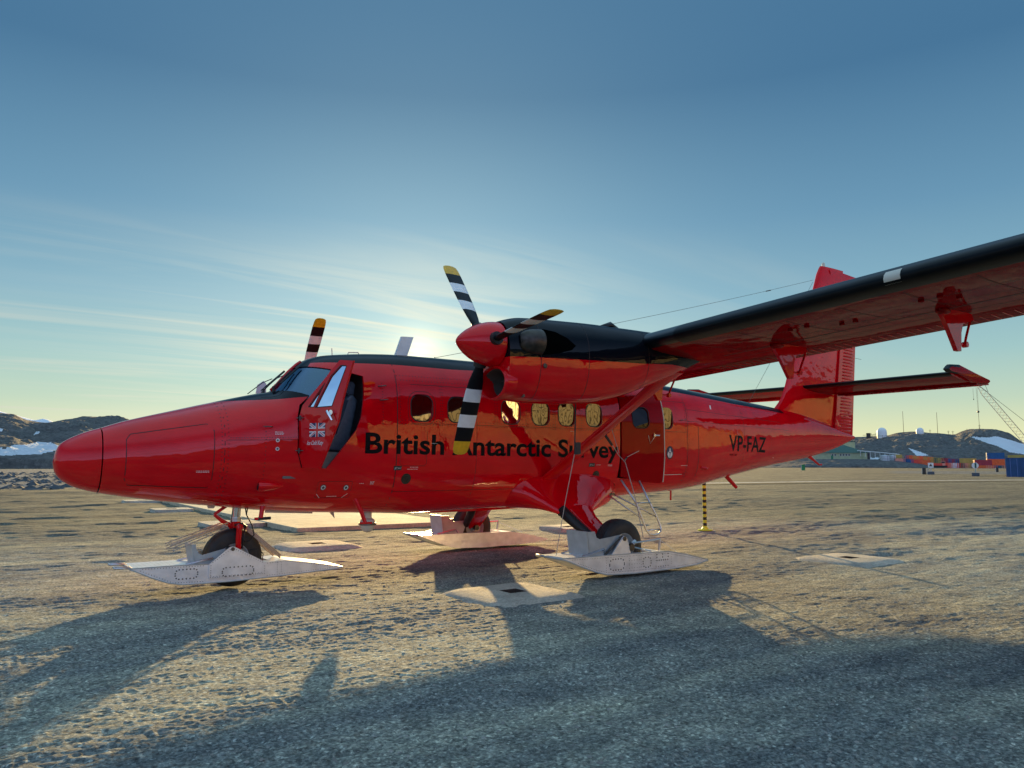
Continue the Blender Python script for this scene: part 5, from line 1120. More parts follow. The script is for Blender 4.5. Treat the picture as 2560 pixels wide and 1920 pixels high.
rock_field('loose_stones', 9000, near_area, 0.004, 0.020, mst, 'small loose stones strewn over the packed gravel', 'stones', 1)
def far_area(r):
    a = R(r.uniform(-3, 14)); d = r.uniform(50, 150); return CAM.x+d*math.sin(a), CAM.y+d*math.cos(a)
rock_field('rubble', 2500, far_area, 0.08, 0.55, mst2, 'field of blue grey rubble beyond the apron on the left', 'rubble', 2)
# ---- concrete slabs
cm_, N, L, p = nodes('sandy_concrete'); tc = N.new('ShaderNodeTexCoord').outputs['Object']
col = mixc(N, L, 1.0, ramp(N, L, noise_node(N, L, tc, 30, 5, 0.7), [(0.3, (0.44, 0.38, 0.26)), (0.7, (0.76, 0.66, 0.46))]), ramp(N, L, noise_node(N, L, tc, 1.8, 5, 0.6), [(0.3, (0.75, 0.75, 0.75)), (0.7, (1.15, 1.13, 1.1))]), 'MULTIPLY')
L.new(col, p.inputs['Base Color']); p.inputs['Roughness'].default_value = 0.9
bu = N.new('ShaderNodeBump'); bu.inputs['Distance'].default_value = 0.012; L.new(noise_node(N, L, tc, 25, 5, 0.7), bu.inputs['Height']); L.new(bu.outputs[0], p.inputs['Normal'])
hole_m = mat('dark_brown_pit', (0.05, 0.03, 0.022), 0.9, noise=0.4, nscale=20)  # pit faces darker and browner than the pad
cp_, N, L, p = nodes('weathered_pad_concrete'); tc = N.new('ShaderNodeTexCoord').outputs['Object']
col = mixc(N, L, 1.0, ramp(N, L, noise_node(N, L, tc, 30, 5, 0.75), [(0.3, (0.30, 0.28, 0.23)), (0.7, (0.66, 0.61, 0.50))]), ramp(N, L, noise_node(N, L, tc, 2.5, 5, 0.6), [(0.3, (0.7, 0.7, 0.7)), (0.7, (1.15, 1.13, 1.1))]), 'MULTIPLY')
L.new(col, p.inputs['Base Color']); p.inputs['Roughness'].default_value = 0.9
bu = N.new('ShaderNodeBump'); bu.inputs['Distance'].default_value = 0.03; L.new(noise_node(N, L, tc, 22, 5, 0.75), bu.inputs['Height']); L.new(bu.outputs[0], p.inputs['Normal'])
def pad(x, y, w, hgt, label, rot=0.0, soft=0.20):
    """low concrete block with a square recess"""
    b = NB(); h0 = 0.13*w
    def rr(wd, r_, z, jit=0): 
        return [b.verts.new((px_+jit*(random.random()-.5), py_+jit*(random.random()-.5), z)) for px_, py_ in rrect(0, 0, wd, wd, r_, 4)]
    rings = [rr(w+soft*2, 0.25*w, -0.02, .03), rr(w+soft, 0.2*w, hgt*0.45, .03), rr(w, 0.13*w, hgt, .015), rr(h0*2.2, 0.002, hgt), rr(h0*2, 0.001, hgt), rr(h0*2, 0.001, hgt-0.09)]
    for A_, B_ in zip(rings, rings[1:]):
        for k in range(len(A_)): b.faces.new((A_[k], A_[(k+1) % len(A_)], B_[(k+1) % len(A_)], B_[k]))
    b.faces.new(rings[-1]); bmesh.ops.remove_doubles(b, verts=b.verts, dist=0.0005)
    for v in b.verts: c_, s_ = math.cos(rot), math.sin(rot); v.co = (x+v.co.x*c_-v.co.y*s_, y+v.co.x*s_+v.co.y*c_, v.co.z)
    o = obj('concrete_pad', b, cp_, None, smooth=50); tag(o, label, 'concrete pad', 'tie down pads around the aircraft')
    b = NB(); q = h0*0.99; vs = [(x+u*math.cos(rot)-v_*math.sin(rot), y+u*math.sin(rot)+v_*math.cos(rot)) for u, v_ in ((-q, -q), (q, -q), (q, q), (-q, q))]; A_ = [b.verts.new((*v_, hgt-0.002)) for v_ in vs]; B_ = [b.verts.new((*v_, hgt-0.085)) for v_ in vs]
    for k in range(4): b.faces.new((A_[k], A_[(k+1) % 4], B_[(k+1) % 4], B_[k]))
    b.faces.new(B_); ph = obj('recess', b, hole_m, o)
    b = NB(); tube(b, [(x+.04*math.cos(t_), y+.04*math.sin(t_), hgt-0.07) for t_ in [k*math.pi/6 for k in range(13)]], 0.008, 5); obj('tie_ring', b, M['steel'], o)
pad(4.42, -2.42, 0.94, 0.038, 'sandy concrete pad with a square pit lying in front of the near ski')
pad(10.50, -2.85, 0.94, 0.038, 'sandy concrete pad with a square pit on open gravel right of the near ski')
pad(4.45, 3.75, 1.0, 0.05, 'rounded concrete pad with a square pit just behind the nose wheel')
pad(4.5, 9.45, 1.35, 0.07, 'pale concrete pad seen behind the nose strut, beside the big slab', soft=.04)
pad(4.45, 16.2, 1.1, 0.07, 'thin pale concrete pad under the nose, left of the slab corner', soft=.04)
pad(4.7, 22.8, 1.3, 0.07, 'farthest sliver of concrete pad under the nose cone', soft=.04)
pad(10.45, 3.95, 1.0, 0.06, 'concrete pad behind the near main wheel', soft=.05)
b = NB(); prism(b, [(5.12, 6.70), (9.0, 6.42), (9.6, 23.6), (5.3, 23.6)], 'z', -0.08, 0.085); bmesh.ops.bevel(b, geom=[e for e in b.edges], offset=0.01, segments=1, affect='EDGES'); o = obj('concrete_slab', b, cm_); o['kind'] = 'structure'
# painted edge line on the gravel
lm, N, L, p = nodes('worn_line_paint'); tc = N.new('ShaderNodeTexCoord').outputs['Object']
L.new(ramp(N, L, noise_node(N, L, tc, 2.0, 6, 0.7), [(0.36, (0.26, 0.25, 0.22)), (0.52, (0.68, 0.68, 0.66))]), p.inputs['Base Color']); p.inputs['Roughness'].default_value = 0.9
b = NB(); pts = [(20, 31.5), (41.7, 27.6), (57.7, 25.4), (72.8, 20.6), (88, 14.0)]; vs = []
for i, (x, y) in enumerate(pts):
    q = (pts[min(i+1, 4)][0]-pts[max(i-1, 0)][0], pts[min(i+1, 4)][1]-pts[max(i-1, 0)][1]); l_ = math.hypot(*q); nx_, ny_ = -q[1]/l_, q[0]/l_; w_ = 0.42
    vs.append((b.verts.new((x+nx_*w_, y+ny_*w_, 0.11)), b.verts.new((x-nx_*w_, y-ny_*w_, 0.11))))
for a1, a2 in zip(vs, vs[1:]): b.faces.new((a1[0], a1[1], a2[1], a2[0]))
o = obj('painted_line', b, lm); o['kind'] = 'structure'

# ---- hills
def at(azd, D, z=None, el=None):
    a = R(azd); v = Vector((CAM.x+D*math.sin(a), CAM.y+D*math.cos(a), 0)); v.z = z if z is not None else CAM.z+D*math.tan(R(el)); return v
rm, N, L, p = nodes('dark_rock_and_snow'); tc = N.new('ShaderNodeTexCoord').outputs['Object']
n1 = noise_node(N, L, tc, 0.12, 8, 0.7); n2 = noise_node(N, L, tc, 0.55, 6, 0.75)
rock = mixc(N, L, 0.5, ramp(N, L, n1, [(0.3, (0.045, 0.05, 0.052)), (0.55, (0.12, 0.115, 0.105)), (0.75, (0.21, 0.19, 0.155))]), ramp(N, L, n2, [(0.35, (0.03, 0.034, 0.038)), (0.5, (0.13, 0.125, 0.12)), (0.68, (0.34, 0.32, 0.29))]))
at_ = N.new('ShaderNodeAttribute'); at_.attribute_name = 'snow'
mth = N.new('ShaderNodeMath'); mth.operation = 'ADD'; L.new(at_.outputs['Fac'], mth.inputs[0]); mm_ = N.new('ShaderNodeMath'); mm_.operation = 'MULTIPLY'; mm_.inputs[1].default_value = 0.5; L.new(noise_node(N, L, tc, 0.35, 5, 0.65), mm_.inputs[0]); L.new(mm_.outputs[0], mth.inputs[1])
sf = ramp(N, L, mth.outputs[0], [(0.70, (0, 0, 0)), (0.76, (1, 1, 1))])
L.new(mixc(N, L, sf, rock, (0.80, 0.83, 0.87)), p.inputs['Base Color']); p.inputs['Roughness'].default_value = 0.9
bu = N.new('ShaderNodeBump'); bu.inputs['Distance'].default_value = 1.6; bu.inputs['Strength'].default_value = 0.9; L.new(n2, bu.inputs['Height']); L.new(bu.outputs[0], p.inputs['Normal'])
def hill(name, azs, els, r0, rc, r1, base_el, snow_polys, seed, nr=120, daz=0.045, rough=2.2, power=0.8):
    azv = np.arange(azs[0], azs[-1]+1e-6, daz); crest = pchip(azs, els)(azv); base = np.interp(azv, *base_el)
    t = np.linspace(0, 1, nr); rr_ = r0+(rc-r0)*t; back = np.linspace(1, 0, 25)[1:]; rb_ = rc+(r1-rc)*(1-back)
    rad = np.concatenate([rr_, rb_]); AZ, RD = np.meshgrid(azv, rad); Xh = CAM.x+RD*np.sin(np.radians(AZ)); Yh = CAM.y+RD*np.cos(np.radians(AZ))
    H = CAM.z + rc*np.tan(np.radians(crest)); H0 = CAM.z + r0*np.tan(np.radians(base))
    prof = np.concatenate([t**power, back**1.5]); n = fbm(Xh*0.035, Yh*0.035, seed, 6, 0.55)
    Zh = H0[None, :]+(H-H0)[None, :]*prof[:, None]
    env = np.concatenate([np.sin(np.pi*np.clip(t, 0, 1))**0.6*0.9+0.08, np.full(24, 0.12)])[:, None]
    Zh = Zh + n*rough*3*env + np.abs(fbm(Xh*0.14, Yh*0.14, seed+9, 4, 0.6))*rough*0.9*(env*0.7+0.15)
    Zh[0, :] = np.minimum(Zh[0, :], 0)-1.5
    o = grid_mesh(name, Xh, Yh, Zh, [rm]); o['kind'] = 'structure'
    EL = np.degrees(np.arctan2(Zh-CAM.z, RD)); sn = np.zeros(EL.size); fa, fe = AZ.ravel(), EL.ravel()
    for poly in snow_polys:
        xs_ = [q[0] for q in poly]; ys_ = [q[1] for q in poly]; idx = np.where((fa > min(xs_)) & (fa < max(xs_)) & (fe > min(ys_)) & (fe < max(ys_)) & (np.repeat(np.arange(len(rad)), len(azv)) <= nr))[0]
        for i in idx:
            if inside(poly, fa[i], fe[i]): sn[i] = 1.0
    a_ = o.data.attributes.new('snow', 'FLOAT', 'POINT'); a_.data.foreach_set('value', sn.astype(np.float32)); return o
hill('hill', [-34, -20, -8, -3, 0, 1.1, 1.8, 2.3, 3.0, 3.6, 4.4, 5.0, 5.7, 6.7, 7.6, 8.4, 10, 12, 15], [1.0, 2.5, 3.4, 3.3, 3.1, 3.02, 3.0, 2.78, 2.66, 2.58, 2.76, 2.88, 3.03, 3.06, 2.98, 2.8, 2.3, 1.3, -0.3], 262, 470, 720, ([-34, 15], [0.12, 0.12]),
     [[(0.4, 0.92), (1.23, 0.97), (1.68, 1.0), (1.97, 1.18), (2.63, 1.19), (3.4, 1.42), (3.7, 1.3), (3.95, 1.32), (4.4, 1.16), (5.6, 1.1), (5.6, 0.8), (4.1, 0.82), (3.56, 0.64), (2.66, 0.54), (0.2, 0.48)], [(0.8, 1.9), (1.25, 2.2), (1.4, 1.98), (1.2, 1.88)], [(2.95, 1.82), (3.2, 1.82), (3.32, 2.05), (3.1, 2.05)], [(.5, .16), (2.4, .13), (1.9, .22), (.5, .26)]], 5)
hill('hill', [53, 55, 57, 59.4, 60.9, 61.5, 62.2, 63.1, 64.4, 65.4, 65.9, 66.5, 67.2, 68.0, 68.6, 69.2, 70.5, 73, 78], [0.3, 1.0, 1.6, 1.88, 1.90, 1.96, 2.13, 2.17, 2.02, 1.92, 2.15, 2.26, 2.23, 2.07, 1.76, 1.3, 0.9, 0.5, 0.1], 395, 500, 700, ([53, 60.5, 62, 66, 70, 78], [0.2, 0.25, 0.2, -0.05, -0.1, -0.15]),
     [[(66.25, 1.79), (67.28, 1.70), (67.69, 1.80), (68.4, 1.56), (69.3, 1.2), (69.3, 0.58), (68.39, 0.78), (67.72, 1.18), (67.26, 1.34)], [(62.70, 1.1), (63.38, 0.83), (63.95, 0.58), (63.2, 0.56), (62.95, .85)], [(56.5, .46), (60.3, .30), (60.9, .34), (61.0, .44), (56.5, .5)]], 9, rough=1.6)
hill('hill', [12, 14, 18, 24, 30, 36, 42, 47, 52, 56], [0.2, 0.9, 1.3, 1.7, 1.5, 1.9, 2.1, 1.7, 1.2, 0.3], 380, 520, 760, ([12, 56], [-0.1, -0.1]), [], 65, nr=60, daz=0.12, rough=2)
hill('distant_ridge', [-34, -20, -8, 0, 1.1, 1.9, 2.6, 3.0, 3.4, 3.9, 5, 6, 9, 15], [4, 5, 4.2, 3.6, 3.25, 3.05, 2.85, 2.75, 2.86, 2.72, 2.0, 1.4, 0.6, -0.2], 2300, 2700, 3100, ([-34, 15], [-0.1, -0.1]), [[(-34, 0), (15, 0), (15, 6), (-34, 6)]], 15, nr=30, daz=0.2, rough=3)
hill('low_berm', [50, 53, 55.0, 56.0, 57.0, 58.5, 60.0, 61.2, 62.5, 63.4, 64.0, 64.6], [-0.1, -0.02, 0.2, 0.30, 0.36, 0.36, 0.34, 0.30, 0.15, 0.02, -0.10, -0.2], 356, 374, 392, ([50, 65], [-0.23, -0.23]), [], 25, nr=30, daz=0.06, rough=0.35)
# mountains round the rest of the bay, seen only in the paint's reflections
hill('hill', [95, 110, 130, 150, 180, 200, 230, 260, 290, 320], [0.5, 2.5, 3.2, 2.4, 2.8, 3.5, 3.0, 2.2, 2.8, 1.0], 500, 800, 1200, ([95, 320], [-0.1, -0.1]), [], 45, nr=40, daz=0.5, rough=4)

# ---- hangar standing behind the photographer, mirrored in the paint
H = empty('hangar', (50, -44, 0), 'long cream hangar with ribbed walls behind the photographer', 'hangar')
hw = mat('cream_cladding', (0.60, 0.49, 0.29), 0.7, noise=0.08, nscale=0.6); hr = mat('dark_green_roof', (0.03, 0.06, 0.05), 0.6)
b = NB(); prof = [];x = 9.0
while x < 100: prof += [(x, -38.0), (x+.30, -38.0), (x+.38, -37.86), (x+.62, -37.86)]; x += 0.70
prof += [(x, -38.0), (x, -50), (9, -50)]; prism(b, prof, 'z', 0, 8.4); obj('wall', b, hw, H)
b = NB(); prism(b, [(-37.2, 8.3), (-37.2, 9.0), (-45, 12), (-51, 9.0), (-51, 8.3)], 'x', 8.2, x+0.8); obj('roof', b, hr, H)
b = NB()
for k in range(5): pass
door_m = mat('faded_door_paint', (0.34, 0.30, 0.22), 0.6)
for k in range(5): b = NB(); box(b, 24+k*13, 32+k*13, -37.9, -37.75, 0, 3.2); obj('sliding_door', b, door_m, H)
if 0: obj('x', b, mat('faded_door_paint', (0.34, 0.30, 0.22), 0.6), H)

# ---- distant station
def container(D_, col_m, name='shipping_container'):
    """20 ft box with ribbed sides, built round the origin: x length 6.06, y width 2.44"""
    r = empty(name, (0, 0, 0), None, None)
    b = NB(); prof = []; x = -2.95
    while x < 2.9: prof += [(x, -1.19), (x+.09, -1.19), (x+.13, -1.155), (x+.22, -1.155)]; x += .28
    prof = [(-2.97, -1.155)]+prof+[(2.97, -1.155)]; full = prof+[(u, -v_) for u, v_ in prof[::-1]]; prism(b, full, 'z', 0.12, 2.5); body = obj('body', b, col_m, r)
    b = NB()
    for sx in (-1, 1):
        for sy in (-1, 1): box(b, sx*3.03-.07, sx*3.03+.07, sy*1.15-.07, sy*1.15+.07, 0, 2.59)
    for z in (0.0, 2.47):
        for sy in (-1, 1): box(b, -2.95, 2.95, sy*1.15-.06, sy*1.15+.06, z, z+.12)
        for sx in (-1, 1): box(b, sx*3.03-.06, sx*3.03+.06, -1.08, 1.08, z, z+.12)
    obj('frame', b, col_m, r)
    b = NB()
    for sy in (-1, 1):
        box(b, -3.065, -3.02, min(sy*.02, sy*1.08), max(sy*.02, sy*1.08), .13, 2.46)
    dr = obj('door', b, col_m, r); b = NB()
    for y in (-.85, -.3, .3, .85): tube(b, [(-3.10, y, .1), (-3.10, y, 2.5)], 0.02, 6)
    obj('lock_rods', b, col_m, r); return r
def copy_tree(o, parent=None):
    c = o.copy(); link(c)
    if parent is not None: c.parent = parent
    for ch in o.children: copy_tree(ch, c)
    return c
COL = dict(orange=(0.85, 0.14, 0.03), blue=(0.008, 0.10, 0.27), ochre=(0.48, 0.36, 0.08), green=(0.05, 0.10, 0.07), maroon=(0.34, 0.03, 0.05), white=(0.75, 0.78, 0.8), redc=(0.80, 0.07, 0.04), pink=(0.80, 0.30, 0.22), navy=(0.005, 0.06, 0.19))
CM = {k: mat('container_'+k, v, 0.5, noise=0.18, nscale=1.3) for k, v in COL.items()}
proto = {k: None for k in CM}
word = dict(orange='orange', blue='blue', ochre='ochre', green='dark green', maroon='maroon', white='white', redc='red', pink='faded pink', navy='navy blue')
def put(kind, pos, rz, label, group='shipping containers stacked below the rocky hill', sc=1.0):
    if proto[kind] is None: proto[kind] = o = container(0, CM[kind])
    else: o = copy_tree(proto[kind])
    o.location = pos; o.rotation_euler = (0, 0, rz); o.scale = (1, 1, sc); tag(o, label, 'container', group); return o
upper = ['ochre', 'ochre', 'blue', 'orange', 'orange', 'ochre', 'orange', 'orange', 'ochre', 'orange', 'ochre', 'green', 'ochre', 'maroon', 'maroon', 'blue', 'maroon', 'blue']
face = lambda azd: -R(azd)-math.pi/2   # door end turned to the camera
ordn = ['first', 'second', 'third', 'fourth', 'fifth', 'sixth', 'seventh', 'eighth', 'ninth', 'tenth', 'eleventh', 'twelfth', 'thirteenth', 'fourteenth', 'fifteenth', 'sixteenth', 'seventeenth', 'eighteenth', 'nineteenth', 'twentieth']
for i, k in enumerate(upper):
    a = 62.18+i*0.2015*1.9*0.52; a = 62.18+i*0.20
    a = 62.18 + i*0.2*0.98; el = 0.26-i*0.0185
    put(k, at(62.12+i*0.362*0.56, 383, el=el), math.pi/2-R(62.12+i*0.2)+0.0  , f'{word[k]} container, {ordn[i]} from the left in the upper row')
lower = ['pink', 'pink', 'navy', 'blue', 'redc', 'redc', 'orange', 'orange']
for i, k in enumerate(lower): put(k, at(62.1+i*0.235, 376, el=0.0-i*0.018), math.pi/2-R(62.1+i*0.235)  , f'{word[k]} container, {ordn[i]} from the left in the row beside the tanks')
low2 = ['redc', 'pink', 'white', 'redc', 'green', 'pink', 'ochre', 'blue', 'orange', 'orange', 'orange', 'pink', 'orange', 'blue', 'green', 'pink']
for i, k in enumerate(low2):
    z_ = -0.30-0.003*i if i < 8 else -0.37
    put(k, at(64.95+i*0.212, 372 if i < 8 else 352, el=z_), math.pi/2-R(64.95+i*0.212)  , f'{word[k]} container, {ordn[i]} from the left in the front row', sc=1.0 if i < 8 else .72)
put('orange', at(67.60, 372, el=-0.06), -R(67.6)+0.15, 'long orange container carrying a blue one, right end of the yard'); put('blue', at(67.60, 372, el=0.335), -R(67.6)+0.15, 'long blue container on top of an orange one, right end of the yard')
put('ochre', at(66.1, 378, el=0.0), -R(66.1), 'ochre container lying sideways right of the upper row')
put('maroon', at(66.9, 366, el=-0.12), -R(66.9)+.2, 'maroon container lying sideways in front of the orange and blue pair')
# big blue container at the right edge
B = container(0, CM['navy']); c_ = at(69.02, 113.5, z=-0.12); B.location = c_; B.rotation_euler = (0, 0, math.pi/2-R(69.0)-0.06); B.scale = (1, 1.25, 0.93)
rods = [c for c in B.children if c.name.startswith('lock_rods')][0]; rods.data.materials[0] = mat('pale_blue_rods', (0.10, 0.20, 0.50), 0.4)
tag(B, 'big dark blue container with white stickers cut by the right edge of the picture', 'container')
b = NB()
for (y, z, w_, h_) in ((.80, 1.95, .15, .15), (.42, 1.95, .14, .14), (-.15, 1.98, .34, .12), (-.65, 1.95, .3, .12), (.40, 1.42, .18, .12), (-.30, 1.45, .3, .10), (.72, .62, .22, .28), (-.3, 1.2, .2, .08)): b.faces.new([b.verts.new((-3.075, y+u*w_/2, z+v_*h_/2)) for u, v_ in ((-1, -1), (1, -1), (1, 1), (-1, 1))])
sk_ = obj('sticker', b, M['decal'], B); 
B2 = container(0, CM['ochre']); B2.location = at(69.1, 120, z=-0.1); B2.rotation_euler = B.rotation_euler; B2.scale = (1, 1.25, 1.07); tag(B2, 'ochre container standing directly behind the big dark blue one', 'container')
# radomes
def radome(azd, el0, el1, waz, D_, label):
    c_ = at(azd, D_, el=el0); r_ = D_*math.tan(R(waz/2)); hh = D_*(math.tan(R(el1))-math.tan(R(el0))); b = NB(); t_ = empty('radome', c_, label, 'radome')
    prof = [(-3.0, r_*1.0), (0.0, r_*1.0)]+[(max(0, hh-r_)+r_*math.sin(R(a)), r_*math.cos(R(a))) for a in range(0, 91, 10)]; lathe(b, prof, c_, 'z', 28); obj('dome', b, M['white'], t_, smooth=40)
    b = NB()
    for z_ in (0.02, 0.35): lathe(b, [(z_, r_*1.02), (z_+0.12, r_*1.02)], c_, 'z', 28)
    obj('base_ring', b, M['guard'], t_)
radome(61.18, 1.88, 2.48, .62, 488, 'large white radome on the ridge just right of the tail')
radome(63.46, 1.98, 2.43, .46, 488, 'smaller white radome farther right on the ridge')
def mast(azd, e0, e1, D_, label, r_=0.13, cross=False):
    b = NB(); p0, p1 = at(azd, D_, el=e0), at(azd, D_, el=e1); tube(b, [p0-Vector((0, 0, 2)), p1], [r_*1.4, r_], 5)
    if cross: tube(b, [p1.lerp(p0, .2)+Vector((.8, -.3, 0)), p1.lerp(p0, .2)-Vector((.8, -.3, 0))], r_*.8, 4); tube(b, [p1.lerp(p0, .5)+Vector((.5, -.2, 0)), p1.lerp(p0, .5)-Vector((.5, -.2, 0))], r_*.8, 4)
    o = obj('mast', b, M['strap']); tag(o, label, 'mast', 'thin masts along the ridge')
mast(62.50, 2.0, 3.55, 489, 'tall thin mast between the two radomes', .10); mast(64.49, 2.0, 3.41, 489, 'tall thin mast right of the smaller radome', .10)
mast(64.05, 2.0, 2.3, 488, 'short aerial pole just right of the smaller radome', .08, True); mast(65.1, 1.95, 2.2, 488, 'short pole in the saddle of the ridge', .08, True); mast(65.35, 1.92, 2.18, 490, 'short pole at the left foot of the rounded summit', .08, True); mast(66.85, 2.1, 2.55, 486, 'white topped post on the rounded summit', .12, True); mast(66.15, 2.0, 2.3, 470, 'post on the left shoulder of the rounded summit', .1); mast(61.2, 1.55, 1.98, 462, 'post in front of the large radome', .1)
b = NB()
for i in range(6): tube(b, [at(60.35+i*0.085, 486, el=1.85), at(60.35+i*0.085, 486, el=2.02+0.05*(i % 3))], 0.12, 4)
tube(b, [at(60.0, 486, el=1.98), at(60.8, 486, el=2.0)], .1, 4); box_c = at(60.35, 486, el=1.86); box(b, box_c.x-.9, box_c.x+.9, box_c.y-.8, box_c.y+.8, box_c.z-1, box_c.z+2.2); o = obj('antenna_array', b, M['strap']); tag(o, 'cluster of short antennas and a hut left of the large radome', 'antennas')
b = NB()
for i in range(12): 
    pass
# green building with hipped roof, pale wall
def local_box(parent, name, azc, D_, w, d, z0, z1, m, bm_=None):
    a = R(azc); c_ = at(azc, D_, z=0); rt = Vector((math.cos(a), -math.sin(a), 0)); fw = Vector((math.sin(a), math.cos(a), 0)); b = NB(); vs = []
    for u in (-w/2, w/2):
        for v_ in (0, d):
            for z in (z0, z1): vs.append(b.verts.new(c_+rt*u+fw*v_+Vector((0, 0, z))))
    for f in [(0,1,3,2),(4,6,7,5),(0,4,5,1),(2,3,7,6),(0,2,6,4),(1,5,7,3)]: b.faces.new([vs[i] for i in f])
    return obj(name, b, m, parent)
gwall = mat('green_grey_cladding', (0.40, 0.44, 0.26), 0.6, noise=0.1, nscale=1); groof = mat('green_roof', (0.03, 0.10, 0.08), 0.5); dark = mat('dark_window', (0.02, 0.025, 0.03), 0.2); pale = mat('pale_frame', (0.6, 0.62, 0.6), 0.5)
D_ = 388; z0 = CAM.z+D_*math.tan(R(.38)); z1 = CAM.z+D_*math.tan(R(.80)); Bd = empty('station_building', at(58.4, D_, z=z0), 'green grey building with hipped dark green roof behind the tail', 'building')
local_box(Bd, 'wall', 58.35, D_, 25.5, 9, z0-1.5, z1, gwall)
a = R(58.35); rt = Vector((math.cos(a), -math.sin(a), 0)); fw = Vector((math.sin(a), math.cos(a), 0)); c_ = at(58.35, D_, z=0)
b = NB(); q = [c_+rt*u+fw*v_+Vector((0, 0, z)) for u, v_, z in ((-13.3, -.6, z1-.05), (13.3, -.6, z1-.15), (13.3, 9.6, z1), (-13.3, 9.6, z1), (-6, 4.5, z1+4.4), (1.5, 4.5, z1+4.2))]; v = [b.verts.new(x) for x in q]
for f in ((0, 1, 5, 4), (1, 2, 5), (2, 3, 4, 5), (3, 0, 4), (3, 2, 1, 0)): b.faces.new([v[i] for i in f])
obj('roof', b, groof, Bd)
for i, azw in enumerate((57.28, 57.46, 57.80, 57.98, 58.16, 58.34)):
    pp = c_+rt*(D_*math.tan(R(azw-58.35))*1.0+5)+fw*(-0.02); zc_ = (z0+z1)/2+.35
    b = NB(); vs = [b.verts.new(pp+rt*u-fw*.06+Vector((0, 0, zc_+w_))) for u, w_ in ((-.42, -.55), (.42, -.55), (.42, .55), (-.42, .55))]; b.faces.new(vs); wf = obj('window', b, pale, Bd)
    b = NB(); vs = [b.verts.new(pp+rt*u-fw*.09+Vector((0, 0, zc_+w_))) for u, w_ in ((-.26, -.40), (.34, -.40), (.34, .42), (-.26, .42))]; b.faces.new(vs); obj('pane', b, dark, wf)
local_box(Bd, 'porch', 58.35+1.72, D_-.5, 1.9, 1, z0-1.5, z1-.2, gwall); local_box(Bd, 'end_opening', 58.35+1.87, D_-.2, 2.2, 1, z0-1.2, z1-.3, dark)
local_box(Bd, 'door', 58.0, D_-.15, .9, .3, z0-.6, z0+1.5, mat('green_door', (0.02, .20, .10), .5))
T2 = empty('tall_building', at(59.2, 410, z=5), 'tall pale green block rising behind the hipped roof', 'building'); local_box(T2, 'wall', 59.0, 410, 7, 8, 2, CAM.z+410*math.tan(R(1.52)), gwall); local_box(T2, 'parapet', 59.0, 409.9, 7.4, 8.4, CAM.z+410*math.tan(R(1.52)), CAM.z+410*math.tan(R(1.58)), groof)
# tanks
def tank(azd, D_, waz, e0, e1, label):
    c_ = at(azd, D_, el=e0); r_ = D_*math.tan(R(waz/2)); h_ = D_*(math.tan(R(e1))-math.tan(R(e0))); b = NB(); lathe(b, [(-1, r_), (h_, r_), (h_+.25, r_*.6), (h_+.4, 0)], c_, 'z', 28); o = obj('fuel_tank', b, mat('tank_paint', (0.5, 0.52, 0.54), .5, noise=.15, nscale=.8), smooth=40); tag(o, label, 'tank')
    b = NB(); tube(b, [c_+Vector((-r_*.5, -r_*.9, 0)), c_+Vector((-r_*.5, -r_*.9, h_+.5))], .05, 4); lathe(b, [(h_*.5, r_*1.01), (h_*.5+.06, r_*1.01)], c_, 'z', 28); obj('ladder', b, M['steel'], o)
tank(61.29, 372, .58, .15, .57, 'white cylindrical fuel tank left of the container rows'); tank(61.76, 378, .40, .22, .58, 'partly hidden white fuel tank touching the container rows')
# pipe rack with snow
b = NB()
for k in range(5):
    tube(b, [at(59.6, 385+k*1.5, el=.93-.0*k), at(61.0, 385+k*1.5, el=.80), at(62.2, 385+k*1.5, el=.66)], .16, 5)
for i in range(8): tube(b, [at(59.8+i*.3, 385, el=.90-i*.035), at(59.8+i*.3, 385, el=.55-i*.03)], .1, 4)
o = obj('pipe_rack', b, M['white']); tag(o, 'snow dusted pipes on posts between the green building and the containers', 'pipes')
# crane
Cr = empty('crawler_crane', at(70.6, 250, z=0), 'lattice boom crane leaning up behind the tailplane tip', 'crane')
cy = mat('crane_paint', (0.55, 0.48, 0.34), 0.7); thin = mat('dark_cable', (0.03, 0.03, 0.03), 0.9); tip = at(66.93, 250, el=5.02); foot = at(70.35, 250, el=-.25); d = (tip-foot).normalized(); sd1 = d.cross(Vector((0, 0, 1))).normalized(); sd2 = d.cross(sd1).normalized(); Lb = (tip-foot).length; b = NB()
def bc(t_, i, j): w_ = min(1.0, t_/3+.35, (Lb-t_)/3+.3)*0.75; return foot+d*t_+sd1*w_*i+sd2*w_*j
for i, j in ((-1, -1), (1, -1), (1, 1), (-1, 1)): tube(b, [bc(t_, i, j) for t_ in np.linspace(0, Lb, 12)], .075, 5)
nb = 26
for k in range(nb):
    t0, t1 = Lb*k/nb, Lb*(k+1)/nb
    for (i0, j0), (i1, j1) in (((-1, -1), (1, -1)), ((1, -1), (1, 1)), ((1, 1), (-1, 1)), ((-1, 1), (-1, -1))): tube(b, [bc(t0, i0, j0), bc(t1, i1, j1)] if k % 2 else [bc(t0, i1, j1), bc(t1, i0, j0)], .04, 4, cap=False)
obj('boom', b, cy, Cr)
b = NB(); tube(b, [tip+Vector((0, 0, .2)), at(69.25, 252, el=2.73), at(71.6, 254, el=.6)], .05, 4); tube(b, [tip+d*.6, at(67.3, 250, el=5.1), at(67.45, 250, el=4.6)], .05, 4); obj('pendant_line', b, thin, Cr)
